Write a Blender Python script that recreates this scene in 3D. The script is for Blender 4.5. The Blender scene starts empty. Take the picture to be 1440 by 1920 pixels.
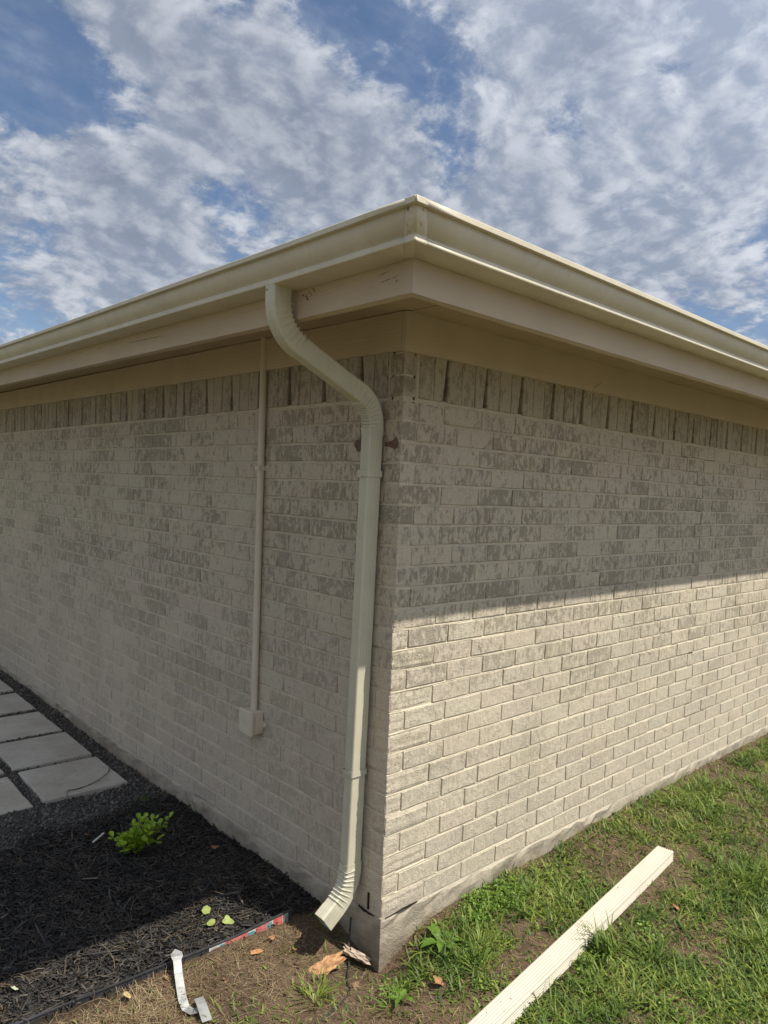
import bpy, math, random
import numpy as np
from mathutils import Vector, Matrix

# ------------------------------------------------------------------ camera
scene = bpy.context.scene
col = scene.collection
CAM = np.array([-1.96243, -2.02212, 1.67499])
RIGHT = np.array([0.73109506, -0.68096507, 0.04226797])
UP = np.array([-0.01027439, 0.05095602, 0.99864805])
FWD = np.array([0.68219825, 0.73054093, -0.03025719])
cd = bpy.data.cameras.new('camera')
cam = bpy.data.objects.new('camera', cd); col.objects.link(cam)
cam.matrix_world = Matrix(((RIGHT[0], UP[0], -FWD[0], CAM[0]), (RIGHT[1], UP[1], -FWD[1], CAM[1]),
                           (RIGHT[2], UP[2], -FWD[2], CAM[2]), (0, 0, 0, 1)))
cd.sensor_fit = 'HORIZONTAL'; cd.sensor_width = 36.0; cd.lens = 36.0 * 1374.3 / 1440.0
cd.clip_start = 0.05; cd.clip_end = 500
scene.camera = cam

# ------------------------------------------------------------------ exposure
vs = scene.view_settings
scene.display_settings.display_device = 'sRGB'
vs.view_transform = 'Standard'; vs.look = 'None'; vs.gamma = 1; vs.exposure = 0.42
try: vs.use_curve_mapping = False
except Exception: pass

# ------------------------------------------------------------------ node helper
class NT:
    def __init__(s, tree): s.t = tree; s.n = tree.nodes; s.l = tree.links
    def node(s, typ, ins=None, **props):
        n = s.n.new(typ)
        for k, v in props.items(): setattr(n, k, v)
        for k, v in (ins or {}).items(): s.put(n.inputs[k], v)
        return n
    def put(s, sock, v):
        if isinstance(v, bpy.types.NodeSocket): s.l.new(v, sock)
        elif isinstance(v, bpy.types.Node): s.l.new(v.outputs[0], sock)
        else:
            if isinstance(v, (tuple, list)) and len(v) == 3 and sock.type == 'RGBA': v = (*v, 1)
            sock.default_value = v
    def math(s, op, a, b=0.0, c=0.0, clamp=False):
        n = s.n.new('ShaderNodeMath'); n.operation = op; n.use_clamp = clamp
        s.put(n.inputs[0], a); s.put(n.inputs[1], b)
        if len(n.inputs) > 2: s.put(n.inputs[2], c)
        return n.outputs[0]
    def vmath(s, op, a, b=(0, 0, 0)):
        n = s.n.new('ShaderNodeVectorMath'); n.operation = op
        s.put(n.inputs[0], a); s.put(n.inputs[1], b)
        return n.outputs['Value'] if op in ('DOT_PRODUCT', 'LENGTH') else n.outputs[0]
    def ss(s, x, lo, hi, a=0.0, b=1.0):
        n = s.n.new('ShaderNodeMapRange'); n.interpolation_type = 'SMOOTHSTEP'
        for k, v in (('Value', x), ('From Min', lo), ('From Max', hi), ('To Min', a), ('To Max', b)): s.put(n.inputs[k], v)
        return n.outputs[0]
    def mix(s, f, a, b, blend='MIX'):
        n = s.n.new('ShaderNodeMix'); n.data_type = 'RGBA'; n.blend_type = blend
        s.put(n.inputs[0], f); s.put(n.inputs[6], a); s.put(n.inputs[7], b)
        return n.outputs[2]
    def noise(s, vec, scale, detail=4, rough=.55, dist=0.0, color=False):
        n = s.node('ShaderNodeTexNoise', {'Vector': vec, 'Scale': scale, 'Detail': detail, 'Roughness': rough, 'Distortion': dist})
        return n.outputs['Color'] if color else n.outputs[0]
    def scale(s, vec, sc):
        n = s.n.new('ShaderNodeMapping'); s.put(n.inputs['Vector'], vec); n.inputs['Scale'].default_value = sc
        return n.outputs[0]
    def sep(s, vec):
        n = s.n.new('ShaderNodeSeparateXYZ'); s.put(n.inputs[0], vec); return n.outputs
    def comb(s, x, y, z):
        n = s.n.new('ShaderNodeCombineXYZ')
        for i, v in enumerate((x, y, z)): s.put(n.inputs[i], v)
        return n.outputs[0]

# ------------------------------------------------------------------ sky and sun
S = Vector((0.5, -1.0, 1.90)).normalized()          # towards the sun
ELEV = math.asin(S.z); AZ = math.atan2(S.x, S.y)     # azimuth clockwise from +Y
w = bpy.data.worlds.new('World'); scene.world = w; w.use_nodes = True
g = NT(w.node_tree); g.n.clear()
SKY = 0.080
sky = g.node('ShaderNodeTexSky', sky_type='NISHITA', sun_disc=False, sun_elevation=ELEV, sun_rotation=AZ,
             altitude=200, air_density=1.0, dust_density=0.6, ozone_density=3.0)
D = g.node('ShaderNodeTexCoord').outputs['Generated']
dx, dy, dz = g.sep(D)
inv = g.math('DIVIDE', 1.0, g.math('ADD', g.math('MAXIMUM', dz, 0.0), 0.30))
P = g.comb(g.math('MULTIPLY', dx, inv), g.math('MULTIPLY', dy, inv), 0.0)
warp = g.vmath('SUBTRACT', g.noise(P, 2.3, 4, .55, color=True), (.5, .5, .5))
wn = g.node('ShaderNodeVectorMath', {0: warp, 3: .16}, operation='SCALE')
P2 = g.vmath('ADD', P, wn.outputs[0])
big = g.noise(P2, 2.6, 4, .5)
med = g.noise(g.vmath('ADD', P2, (3.1, 7.7, 0)), 6.3, 7, .57)
fine = g.noise(g.vmath('ADD', P2, (9.3, 1.2, 0)), 34.0, 6, .66, .15)
vr = g.node('ShaderNodeTexVoronoi', {'Vector': g.vmath('ADD', P2, g.vmath('MULTIPLY', g.noise(P, 22, 4, .6, color=True), (.09, .09, 0))), 'Scale': 15.0}, feature='SMOOTH_F1')
vr.inputs['Smoothness'].default_value = .6
puff = g.ss(vr.outputs['Distance'], .15, .62, 1.0, 0.0)
def skydir(px, py):
    v = RIGHT * (px - 720) / 1374.3 - UP * (py - 960) / 1374.3 + FWD
    return v / np.linalg.norm(v)
bias = None
# where the weather left gaps (negative) and thick banks (positive): direction, angular radius, amount
for px, py, rad, amt in ((0, 90, 4.0, -.18), (80, 130, 3.2, -.14), (170, 170, 3.6, -.15), (255, 220, 2.6, -.16), (10, 200, 4.5, -.03), (640, 8, 3.0, -.22), (380, 5, 2.6, -.18), (470, 70, 2.6, -.15),
                         (820, 170, 5.0, -.17), (860, 215, 3.0, -.10), (1010, 190, 2.6, -.09), (740, 90, 2.4, -.12), (1250, 80, 1.8, -.12), (1070, 220, 2.2, -.10), (620, 120, 2.4, -.08),
                         (20, 410, 3.0, -.08), (60, 570, 4.5, -.12), (1400, 610, 4.5, -.16), (430, 320, 3.6, -.12), (110, 370, 2, -.08), (600, 60, 2, -.08),
                         (200, 40, 4.0, .10), (350, 110, 4.0, .14), (480, 170, 4.5, .14), (640, 240, 5.5, .16), (740, 260, 3.0, .08), (250, 340, 4.0, .10), (200, 460, 6.0, .10), (1000, 90, 6.0, .14), (1300, 150, 5.0, .08), (1200, 330, 9.0, .07), (880, 360, 6, .06), (560, 350, 4, .07)):
    dd = g.vmath('DOT_PRODUCT', D, tuple(skydir(px, py)))
    b = g.math('MULTIPLY', g.ss(dd, math.cos(math.radians(rad * 1.5)), 1.0), amt)
    bias = b if bias is None else g.math('ADD', bias, b)
base_d = g.math('ADD', g.math('ADD', g.math('MULTIPLY', big, .62), g.math('MULTIPLY', med, .46)), g.math('ADD', g.math('MULTIPLY', puff, .10), bias))
dens = g.math('ADD', base_d, g.math('MULTIPLY', fine, .34))
veil = g.math('MULTIPLY', g.ss(g.noise(g.scale(P, (1, 2.2, 1)), 5.0, 6, .62), .30, .72), .50)
cov = g.math('MAXIMUM', g.ss(dens, .455, .74), veil)
thick = g.ss(dens, .76, 1.02)
# sunward edges of each puff are lighter: difference of the cloud field along the sun direction
P3 = g.vmath('ADD', P2, (.014, -.028, 0))
med2 = g.noise(g.vmath('ADD', P3, (3.1, 7.7, 0)), 6.3, 7, .57)
edge = g.math('SUBTRACT', med, med2)
lit = g.math('ADD', g.math('ADD', g.math('MULTIPLY', fine, .50), g.math('MULTIPLY', puff, .16)), g.math('ADD', g.math('MULTIPLY', edge, 1.5), g.math('MULTIPLY', med, .35)))
lit = g.ss(lit, .26, .84)
c_thin = g.mix(lit, (.27, .35, .53), (.58, .66, .81))
c_bright = g.mix(lit, (.37, .43, .55), (.86, .90, .97))
c_grey = g.mix(lit, (.31, .36, .47), (.64, .69, .78))
cc = g.mix(g.ss(dens, .54, .70), c_thin, c_bright)
cc = g.mix(g.math('MULTIPLY', thick, .9), cc, c_grey)
# clouds nearer the sun are brighter
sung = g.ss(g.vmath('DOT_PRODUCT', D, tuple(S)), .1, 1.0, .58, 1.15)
bgs = g.node('ShaderNodeBackground', {'Color': sky, 'Strength': SKY})
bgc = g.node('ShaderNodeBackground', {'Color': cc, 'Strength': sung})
low = g.ss(dz, -.02, .05)
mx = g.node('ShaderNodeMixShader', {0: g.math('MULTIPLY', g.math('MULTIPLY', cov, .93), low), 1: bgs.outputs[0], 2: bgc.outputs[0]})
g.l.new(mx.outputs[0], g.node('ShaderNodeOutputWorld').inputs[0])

sd = bpy.data.lights.new('sun', 'SUN'); sun = bpy.data.objects.new('sun', sd); col.objects.link(sun)
sd.energy = 4.6; sd.angle = math.radians(0.45); sd.color = (1.0, .94, .82)
sun.rotation_euler = S.to_track_quat('Z', 'Y').to_euler(); sun.location = (3, -6, 12)

# ------------------------------------------------------------------ object helpers
rng = np.random.default_rng(7); random.seed(7)
def mesh(name, verts, faces, mat=None, smooth=False, attr=None):
    me = bpy.data.meshes.new(name)
    me.from_pydata([tuple(map(float, v)) for v in verts], [], [tuple(f) for f in faces])
    if mat: me.materials.append(mat)
    if smooth: me.polygons.foreach_set('use_smooth', [True] * len(me.polygons))
    me.update(); return me
def fast_mesh(name, V, F, mat, rnd=None, smooth=False):
    """V (n,3), F (m,k) with constant k"""
    me = bpy.data.meshes.new(name); k = F.shape[1]
    me.vertices.add(len(V)); me.vertices.foreach_set('co', V.astype(np.float32).ravel())
    me.loops.add(F.size); me.loops.foreach_set('vertex_index', F.astype(np.int32).ravel())
    me.polygons.add(len(F)); me.polygons.foreach_set('loop_start', (np.arange(len(F)) * k).astype(np.int32))
    if smooth: me.polygons.foreach_set('use_smooth', np.ones(len(F), bool))
    if mat: me.materials.append(mat)
    if rnd is not None:
        a = me.attributes.new('rnd', 'FLOAT', 'POINT'); a.data.foreach_set('value', rnd.astype(np.float32))
    me.update(calc_edges=True); return me
def obj(name, me, parent=None, loc=(0, 0, 0), rot=None, **tags):
    o = bpy.data.objects.new(name, me); col.objects.link(o)
    o.location = loc
    if rot is not None: o.rotation_euler = rot
    if parent is not None: o.parent = parent
    for k, v in tags.items(): o[k] = v
    return o
def thing(name, loc, label, category, group=None):
    o = bpy.data.objects.new(name, None); col.objects.link(o); o.location = loc
    o.empty_display_size = .1
    o['label'] = label; o['category'] = category
    if group: o['group'] = group
    return o
def box_vf(x0, x1, y0, y1, z0, z1):
    v = [(x0, y0, z0), (x1, y0, z0), (x1, y1, z0), (x0, y1, z0), (x0, y0, z1), (x1, y0, z1), (x1, y1, z1), (x0, y1, z1)]
    return v, [(0, 3, 2, 1), (4, 5, 6, 7), (0, 1, 5, 4), (1, 2, 6, 5), (2, 3, 7, 6), (3, 0, 4, 7)]
def merge(parts):
    V, F = [], []
    for v, f in parts:
        n = len(V); V += list(v); F += [tuple(i + n for i in q) for q in f]
    return V, F
def rotz(a): c, s = math.cos(a), math.sin(a); return np.array([[c, -s, 0], [s, c, 0], [0, 0, 1]])
def rotations(ax, ay, az):
    """stack of rotation matrices Rz*Ry*Rx"""
    cx, sx, cy, sy, cz, sz = np.cos(ax), np.sin(ax), np.cos(ay), np.sin(ay), np.cos(az), np.sin(az)
    R = np.empty((len(ax), 3, 3))
    R[:, 0, 0] = cz * cy; R[:, 0, 1] = cz * sy * sx - sz * cx; R[:, 0, 2] = cz * sy * cx + sz * sx
    R[:, 1, 0] = sz * cy; R[:, 1, 1] = sz * sy * sx + cz * cx; R[:, 1, 2] = sz * sy * cx - cz * sx
    R[:, 2, 0] = -sy; R[:, 2, 1] = cy * sx; R[:, 2, 2] = cy * cx
    return R
def scatter(name, tv, tf, pos, R, sc, mat, smooth=False, rnd=None):
    """tv (n,3) or (N,n,3) template, copied to N places into one mesh"""
    N = len(pos); tv = np.asarray(tv, float); tf = np.asarray(tf)
    if tv.ndim == 2: tv = np.broadcast_to(tv, (N,) + tv.shape)
    n = tv.shape[1]
    V = np.einsum('nij,nkj->nki', R, tv * sc[:, None, :]) + pos[:, None, :]
    F = (tf[None] + (np.arange(N) * n)[:, None, None]).reshape(-1, tf.shape[1])
    if rnd is None: rnd = rng.random(N)
    return fast_mesh(name, V.reshape(-1, 3), F, mat, np.repeat(rnd, n), smooth)

def sm(t): t = np.clip(t, 0, 1); return t * t * (3 - 2 * t)
def T(x, y):
    """height of the ground"""
    x = np.asarray(x, float); y = np.asarray(y, float)
    z = -.100 - .088 * np.exp(-(x * x + y * y) / .17 ** 2)
    z = z + .018 * np.exp(-(y / .12) ** 2) * sm((x - .25) / .3)
    z = z + .022 * sm((x - .8) / 1.2) * sm((y + .6) / .5)
    z = z + .045 * sm((y - 2.1) / 2.3) * sm((1 - x) / 1)
    z = z - .045 * sm(-y / .8) * sm((x + .2) / .4) - .05 * sm((.42 - y) / .3) * (1 - sm((x + .2) / .4))
    z = z + .035 * np.exp(-((x + .22) ** 2 / .2 ** 2 + (y - .70) ** 2 / .16 ** 2))
    z = z - .02 * sm((-y - 1) / 2)
    z = z + .006 * np.sin(x * 7.1 + y * 3.3) * np.sin(y * 6.3 - x * 2.1 + 1) + .003 * np.sin(x * 17 + 1.3) * np.sin(y * 15 + x * 5)
    return z
def gz(x, y): return float(T(x, y))
_g = rng.random((8, 64, 64))
def vnoise(x, y, f, k=0):
    """smooth value noise 0..1"""
    u = np.asarray(x) * f + 31.7; v = np.asarray(y) * f + 17.3
    i = np.floor(u).astype(int); j = np.floor(v).astype(int); a = u - i; b = v - j
    a = a * a * (3 - 2 * a); b = b * b * (3 - 2 * b); G = _g[k]
    q = lambda p, r: G[p % 64, r % 64]
    return (q(i, j) * (1 - a) + q(i + 1, j) * a) * (1 - b) + (q(i, j + 1) * (1 - a) + q(i + 1, j + 1) * a) * b
def fbm(x, y, f, k=0, o=3):
    s = 0; a = 1; t = 0
    for q in range(o): s = s + a * vnoise(x, y, f * 2 ** q, (k + q) % 8); t += a; a *= .55
    return s / t

# ------------------------------------------------------------------ materials
def new_mat(name, rough=.7, spec=.3):
    m = bpy.data.materials.new(name); m.use_nodes = True
    h = NT(m.node_tree); h.n.clear()
    b = h.node('ShaderNodeBsdfPrincipled', {'Roughness': rough, 'Specular IOR Level': spec})
    o = h.node('ShaderNodeOutputMaterial'); h.l.new(b.outputs[0], o.inputs[0])
    return m, h, b
def bump(h, b, height, strength=.5, dist=.002, prev=None):
    n = h.node('ShaderNodeBump', {'Height': height, 'Strength': strength, 'Distance': dist})
    if prev is not None: h.put(n.inputs['Normal'], prev)
    h.put(b.inputs['Normal'], n.outputs[0]); return n.outputs[0]
C = .08128            # one course
PITCH = .235          # brick plus head joint
def joint_off(row, left):
    return (.005 if (row % 2 == 0) else .0875) if not left else (.0875 if (row % 2 == 0) else .005)

def brick_mat(name, left, kind):
    """painted brick: cream paint worn thin over taupe clay. kind: brick, soldier, mortar"""
    m, h, b = new_mat(name, .86, .22)
    pos = h.node('ShaderNodeNewGeometry').outputs['Position']
    x, y, z = h.sep(pos)
    u = y if left else x
    row = h.math('FLOOR', h.math('DIVIDE', z, C))
    odd = h.math('MODULO', h.math('ADD', row, 40.0), 2.0)
    o0, o1 = (.0875, .005) if left else (.005, .0875)
    off = h.math('ADD', o0, h.math('MULTIPLY', odd, o1 - o0))
    if kind == 'soldier': cell = h.comb(h.math('FLOOR', h.math('DIVIDE', u, .0833)), 3.0, 5.0 if left else 8.0)
    else: cell = h.comb(h.math('FLOOR', h.math('DIVIDE', h.math('SUBTRACT', u, off), PITCH)), row, 1.0 if left else 2.0)
    wnz = h.node('ShaderNodeTexWhiteNoise', {'Vector': cell})
    r1, r2, r3 = h.sep(wnz.outputs['Color'])
    fp = h.comb(u, h.math('MULTIPLY', z, .70), h.math('MULTIPLY', r1, 7.0))
    fv = h.comb(u, h.math('MULTIPLY', z, .16), h.math('MULTIPLY', r2, 7.0))
    n1 = h.noise(fp, 30, 8, .76, .6)
    n2 = h.noise(fv, 75, 4, .6)
    n3 = h.noise(pos, 2.2, 3, .5)
    if kind == 'mortar': r1 = .5
    wear = h.math('ADD', h.math('MULTIPLY', n1, .72), h.math('MULTIPLY', n2, .28))
    wear = h.math('ADD', wear, h.math('MULTIPLY', h.math('SUBTRACT', r1, .5), .085))
    wear = h.math('ADD', wear, h.math('MULTIPLY', h.math('SUBTRACT', n3, .5), .22))
    m1 = h.ss(wear, .485, .555)
    # dark mottling is weaker low down, full strength higher up
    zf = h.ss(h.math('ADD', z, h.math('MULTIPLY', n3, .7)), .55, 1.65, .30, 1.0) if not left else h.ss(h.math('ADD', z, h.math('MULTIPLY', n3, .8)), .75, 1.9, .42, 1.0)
    light = h.mix(r2, (.590, .516, .396), (.560, .505, .398))
    light = h.mix(h.math('MULTIPLY', r3, .55), light, (.545, .455, .375))
    dark = h.mix(r3, (.362, .312, .230), (.340, .306, .236))
    dark = h.mix(h.math('MULTIPLY', r2, .4), dark, (.325, .262, .215))
    mid = h.mix(.5, light, dark)
    if kind == 'mortar':
        light = (.600, .530, .402, 1)
        colr = h.mix(h.math('MULTIPLY', h.ss(h.noise(pos, 9, 4, .6), .42, .7), .45), light, (.40, .35, .28, 1))
    else:
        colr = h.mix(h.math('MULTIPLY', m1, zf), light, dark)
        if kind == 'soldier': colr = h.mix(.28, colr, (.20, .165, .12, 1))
    fleck = h.math('MAXIMUM', h.ss(h.noise(pos, 300, 2, .5), .56, .66), h.math('MULTIPLY', h.ss(h.noise(pos, 110, 3, .6), .62, .70), 1.0))
    colr = h.mix(h.math('MULTIPLY', fleck, .48), colr, (.16, .14, .11, 1))
    stain = h.math('MULTIPLY', h.ss(h.noise(h.scale(pos, (1, 1, .35)), 1.7, 4, .6), .52, .72), .20)
    colr = h.mix(stain, colr, (.33, .29, .22, 1))
    h.put(b.inputs['Base Color'], colr)
    pit = h.noise(pos, 190, 4, .66); vor = h.node('ShaderNodeTexVoronoi', {'Vector': pos, 'Scale': 150.0}).outputs['Distance']
    lump = h.noise(h.scale(pos, (1, 1, .6)), 38, 5, .6)
    hh = h.math('ADD', h.math('MULTIPLY', pit, .55), h.math('ADD', h.math('MULTIPLY', h.ss(vor, .0, .35), .5), h.math('MULTIPLY', lump, 1.5)))
    bump(h, b, hh, .95 if kind != 'mortar' else .6, .0060)
    return m
M_BRICK = {0: brick_mat('painted_brick_right', False, 'brick'), 1: brick_mat('painted_brick_left', True, 'brick')}
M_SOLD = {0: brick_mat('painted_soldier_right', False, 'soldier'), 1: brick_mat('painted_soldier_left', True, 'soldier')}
M_MORT = {0: brick_mat('painted_mortar_right', False, 'mortar'), 1: brick_mat('painted_mortar_left', True, 'mortar')}

def simple_mat(name, c0, c1, scale=20, rough=.7, spec=.3, bs=0.0, bd=.001, bscale=None, st=(1, 1, 1), metallic=0.0, lo=.35, hi=.65, obj_coord=False):
    m, h, b = new_mat(name, rough, spec)
    pos = h.node('ShaderNodeTexCoord').outputs['Object'] if obj_coord else h.node('ShaderNodeNewGeometry').outputs['Position']
    ps = h.scale(pos, st)
    n = h.noise(ps, scale, 5, .6)
    h.put(b.inputs['Base Color'], h.mix(h.ss(n, lo, hi), (*c0, 1), (*c1, 1)))
    b.inputs['Metallic'].default_value = metallic
    if bs: bump(h, b, h.noise(ps, bscale or scale * 3, 5, .6), bs, bd)
    return m
def wood_mat(name, c0, c1, axis, grain=1.0):
    m, h, b = new_mat(name, .72, .25)
    pos = h.node('ShaderNodeNewGeometry').outputs['Position']
    st = (3, .25, 5) if axis == 'y' else (.25, 3, 5)
    ps = h.scale(pos, st)
    nz = h.noise(ps, 3.0, 3, .5)
    wv = h.math('SINE', h.math('MULTIPLY', nz, 95.0))
    fine = h.noise(h.scale(pos, (1, .06, 1) if axis == 'y' else (.06, 1, 1)), 260, 3, .6)
    big = h.noise(pos, 3.5, 4, .6)
    h.put(b.inputs['Base Color'], h.mix(h.ss(big, .3, .7), (*c0, 1), (*c1, 1)))
    hh = h.math('ADD', h.math('MULTIPLY', wv, .35 * grain), h.math('MULTIPLY', fine, 1.0))
    bump(h, b, hh, .55, .0016)
    return m
M_WOODL = wood_mat('painted_wood_grain', (.56, .455, .345), (.50, .41, .31), 'y', 1.0)
M_WOODR = wood_mat('painted_wood_plain', (.55, .46, .36), (.50, .42, .33), 'x', .25)
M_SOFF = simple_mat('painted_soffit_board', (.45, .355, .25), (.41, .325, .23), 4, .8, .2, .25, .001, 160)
def metal_paint(name, c, rough=.46, v=.9):
    m, h, b = new_mat(name, rough, .5)
    pos = h.node('ShaderNodeNewGeometry').outputs['Position']
    n = h.noise(pos, 6, 5, .65); n2 = h.noise(pos, 55, 4, .6)
    d = tuple(k * v for k in c)
    cc_ = h.mix(h.ss(n, .35, .7), (*c, 1), (*d, 1))
    cc_ = h.mix(h.math('MULTIPLY', h.ss(n2, .62, .8), .18), cc_, (.30, .26, .18, 1))
    h.put(b.inputs['Base Color'], cc_)
    st_ = h.noise(h.scale(pos, (1, 1, .05)), 38, 4, .6)
    cc_ = h.mix(h.math('MULTIPLY', h.ss(st_, .56, .74), .16), cc_, (.27, .235, .17, 1)); h.put(b.inputs['Base Color'], cc_)
    spk = h.ss(h.noise(pos, 420, 2, .5), .70, .78); cc_ = h.mix(h.math('MULTIPLY', spk, .35), cc_, (.14, .115, .08, 1)); h.put(b.inputs['Base Color'], cc_)
    h.put(b.inputs['Roughness'], h.ss(n2, .3, .7, rough - .05, rough + .12))
    bump(h, b, h.noise(pos, 9, 3, .5), .18, .004)
    return m
M_GUT = metal_paint('cream_painted_aluminium', (.600, .545, .425))
M_SPOUT = metal_paint('cream_painted_spout', (.545, .515, .395), .42)
M_PIPE = metal_paint('almond_painted_aluminium', (.52, .475, .385), .45, .92)
M_INNER = simple_mat('spout_inner_primer', (.30, .37, .26), (.26, .33, .23), 20, .5)
M_COND = simple_mat('conduit_paint', (.60, .53, .42), (.56, .49, .39), 14, .6, .35, .15, .001, 120)
M_CRACK = simple_mat('crack_shade', (.07, .058, .045), (.15, .125, .10), 40, .9, .1)  # dark ribbon colour in place of the shade inside the cracks
M_DARK = simple_mat('gap_shade', (.02, .016, .012), (.035, .028, .02), 60, .9, .1)  # near-black colour stands in for the shade inside gaps and holes
M_SCAR = simple_mat('bare_brick_scar', (.13, .088, .070), (.19, .135, .105), 90, .95, .1, .6, .001, 220)
M_SCREW = simple_mat('screw_metal', (.18, .17, .14), (.28, .26, .2), 200, .45, .5)
M_BUG = simple_mat('peeled_paint_dark_wood', (.10, .065, .04), (.16, .11, .07), 90, .9, .1)
# concrete footing: bare grey brown with overspray of cream paint near its top
m, h, b = new_mat('concrete_footing', .92, .2)
pos = h.node('ShaderNodeNewGeometry').outputs['Position']; x_, y_, z_ = h.sep(pos)
n = h.noise(pos, 7, 6, .62); n2 = h.noise(pos, 45, 5, .6)
cb = h.mix(h.ss(n, .35, .65), (.41, .36, .28, 1), (.27, .23, .175, 1))
ov = h.ss(h.math('ADD', z_, h.math('MULTIPLY', h.math('SUBTRACT', n2, .5), .055)), -.035, -.004)
cb = h.mix(h.math('MULTIPLY', ov, .75), cb, (.44, .39, .31, 1))
dirt = h.ss(h.math('ADD', z_, h.math('MULTIPLY', n, .07)), -.10, -.035, 1, 0)
cb = h.mix(h.math('MULTIPLY', dirt, .50), cb, (.19, .15, .105, 1))
h.put(b.inputs['Base Color'], cb)
bump(h, b, h.math('ADD', h.noise(pos, 130, 5, .7), h.math('MULTIPLY', h.noise(pos, 16, 5, .65), 2.0)), .8, .0045)
cb = h.mix(h.math('MULTIPLY', h.ss(h.noise(pos, 60, 4, .7), .55, .75), .5), cb, (.13, .11, .08, 1)); h.put(b.inputs['Base Color'], cb)
M_FOOT = m
M_ROOF = simple_mat('asphalt_shingle', (.10, .09, .08), (.06, .055, .05), 40, .95, .1)
M_PLAIN = simple_mat('cream_paint_plain', (.44, .39, .31), (.40, .355, .28), 5, .85, .2)

def rnd_mat(name, cols, rough=.7, spec=.25, trans=0.0, wet=0.0, nscale=6):
    """colour ramp over a per-piece random number plus a little noise"""
    m, h, b = new_mat(name, rough, spec)
    a = h.node('ShaderNodeAttribute', attribute_name='rnd').outputs['Fac']
    pos = h.node('ShaderNodeNewGeometry').outputs['Position']
    n = h.noise(pos, nscale, 3, .6)
    f = h.math('ADD', h.math('MULTIPLY', a, .8), h.math('MULTIPLY', h.math('SUBTRACT', n, .5), .7), clamp=True)
    r = h.n.new('ShaderNodeValToRGB'); h.put(r.inputs[0], f)
    e = r.color_ramp.elements
    while len(e) < len(cols): e.new(.5)
    for i, c in enumerate(cols): e[i].position = c[0]; e[i].color = (*c[1], 1)
    h.put(b.inputs['Base Color'], r.outputs[0])
    if trans:
        tl = h.node('ShaderNodeBsdfTranslucent', {'Color': r.outputs[0]})
        mxs = h.node('ShaderNodeMixShader', {0: trans, 1: b.outputs[0], 2: tl.outputs[0]})
        out = [k for k in h.n if k.type == 'OUTPUT_MATERIAL'][0]; h.l.new(mxs.outputs[0], out.inputs[0])
    return m
M_GRASS = rnd_mat('lawn_grass', [(0, (.035, .075, .014)), (.35, (.105, .175, .028)), (.62, (.215, .275, .045)), (.85, (.30, .31, .09)), (1, (.42, .33, .16))], .55, .35, .3)
M_STRAW = rnd_mat('dry_straw', [(0, (.10, .065, .038)), (.45, (.24, .17, .095)), (1, (.50, .41, .26))], .8, .2, .15)
M_WEED = rnd_mat('weed_leaf', [(0, (.08, .16, .02)), (.5, (.16, .28, .035)), (1, (.26, .40, .06))], .5, .35, .3)
M_MULCH = rnd_mat('black_mulch', [(0, (.009, .008, .007)), (.45, (.024, .021, .018)), (.75, (.062, .053, .044)), (1, (.17, .13, .095))], .62, .45)
M_GRAVEL = rnd_mat('dark_gravel', [(0, (.045, .042, .037)), (.5, (.10, .092, .082)), (.9, (.18, .165, .145)), (1, (.28, .26, .23))], .85, .25)
M_SHRUB = rnd_mat('shrub_leaf', [(0, (.19, .32, .02)), (.5, (.30, .44, .03)), (1, (.42, .54, .05))], .42, .4, .3)
# soil / lawn base
m, h, b = new_mat('soil', .95, .15)
pos = h.node('ShaderNodeNewGeometry').outputs['Position']
n = h.noise(pos, 5, 6, .62); n2 = h.noise(pos, 45, 5, .65)
cb = h.mix(h.ss(n, .35, .65), (.125, .085, .055, 1), (.075, .052, .034, 1))
cb = h.mix(h.math('MULTIPLY', h.ss(n2, .5, .75), .6), cb, (.21, .155, .10, 1))
sx_, sy_, sz_ = h.sep(pos)
bed = h.math('MULTIPLY', h.ss(sy_, .33, .42), h.ss(sx_, -.06, .0, 1.0, 0.0))
gv = h.ss(h.math('ADD', sy_, h.math('MULTIPLY', n, .2)), 1.70, 1.80)
cb = h.mix(bed, cb, h.mix(gv, (.018, .015, .012, 1), h.mix(n2, (.05, .047, .043, 1), (.095, .09, .08, 1))))
# the far lawn reads as grass
r = h.vmath('LENGTH', h.vmath('MULTIPLY', h.vmath('SUBTRACT', pos, (.8, .4, 0)), (1, 1, 0)))
far = h.ss(r, 3.6, 5.5)
cb = h.mix(h.math('MULTIPLY', far, .85), cb, h.mix(n2, (.10, .11, .045, 1), (.17, .145, .08, 1)))
h.put(b.inputs['Base Color'], cb)
bump(h, b, h.math('ADD', n2, h.noise(pos, 160, 4, .6)), .9, .008)
M_SOIL = m
m, h, b = new_mat('paver_concrete', .88, .25)
pos = h.node('ShaderNodeNewGeometry').outputs['Position']; oi = h.node('ShaderNodeObjectInfo').outputs['Random']
n = h.noise(pos, 5, 6, .6); n2 = h.noise(h.scale(pos, (1, 3, 1)), 18, 5, .65)
cb = h.mix(h.ss(n, .3, .7), (.47, .435, .375, 1), (.37, .335, .28, 1))
cb = h.mix(h.math('MULTIPLY', h.ss(n2, .54, .72), .5), cb, (.16, .135, .10, 1))
cb = h.mix(h.math('MULTIPLY', oi, .2), cb, (.30, .28, .25, 1))
h.put(b.inputs['Base Color'], cb); bump(h, b, h.math('ADD', h.noise(pos, 120, 4, .6), n2), .4, .002)
M_PAVER = m

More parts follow.
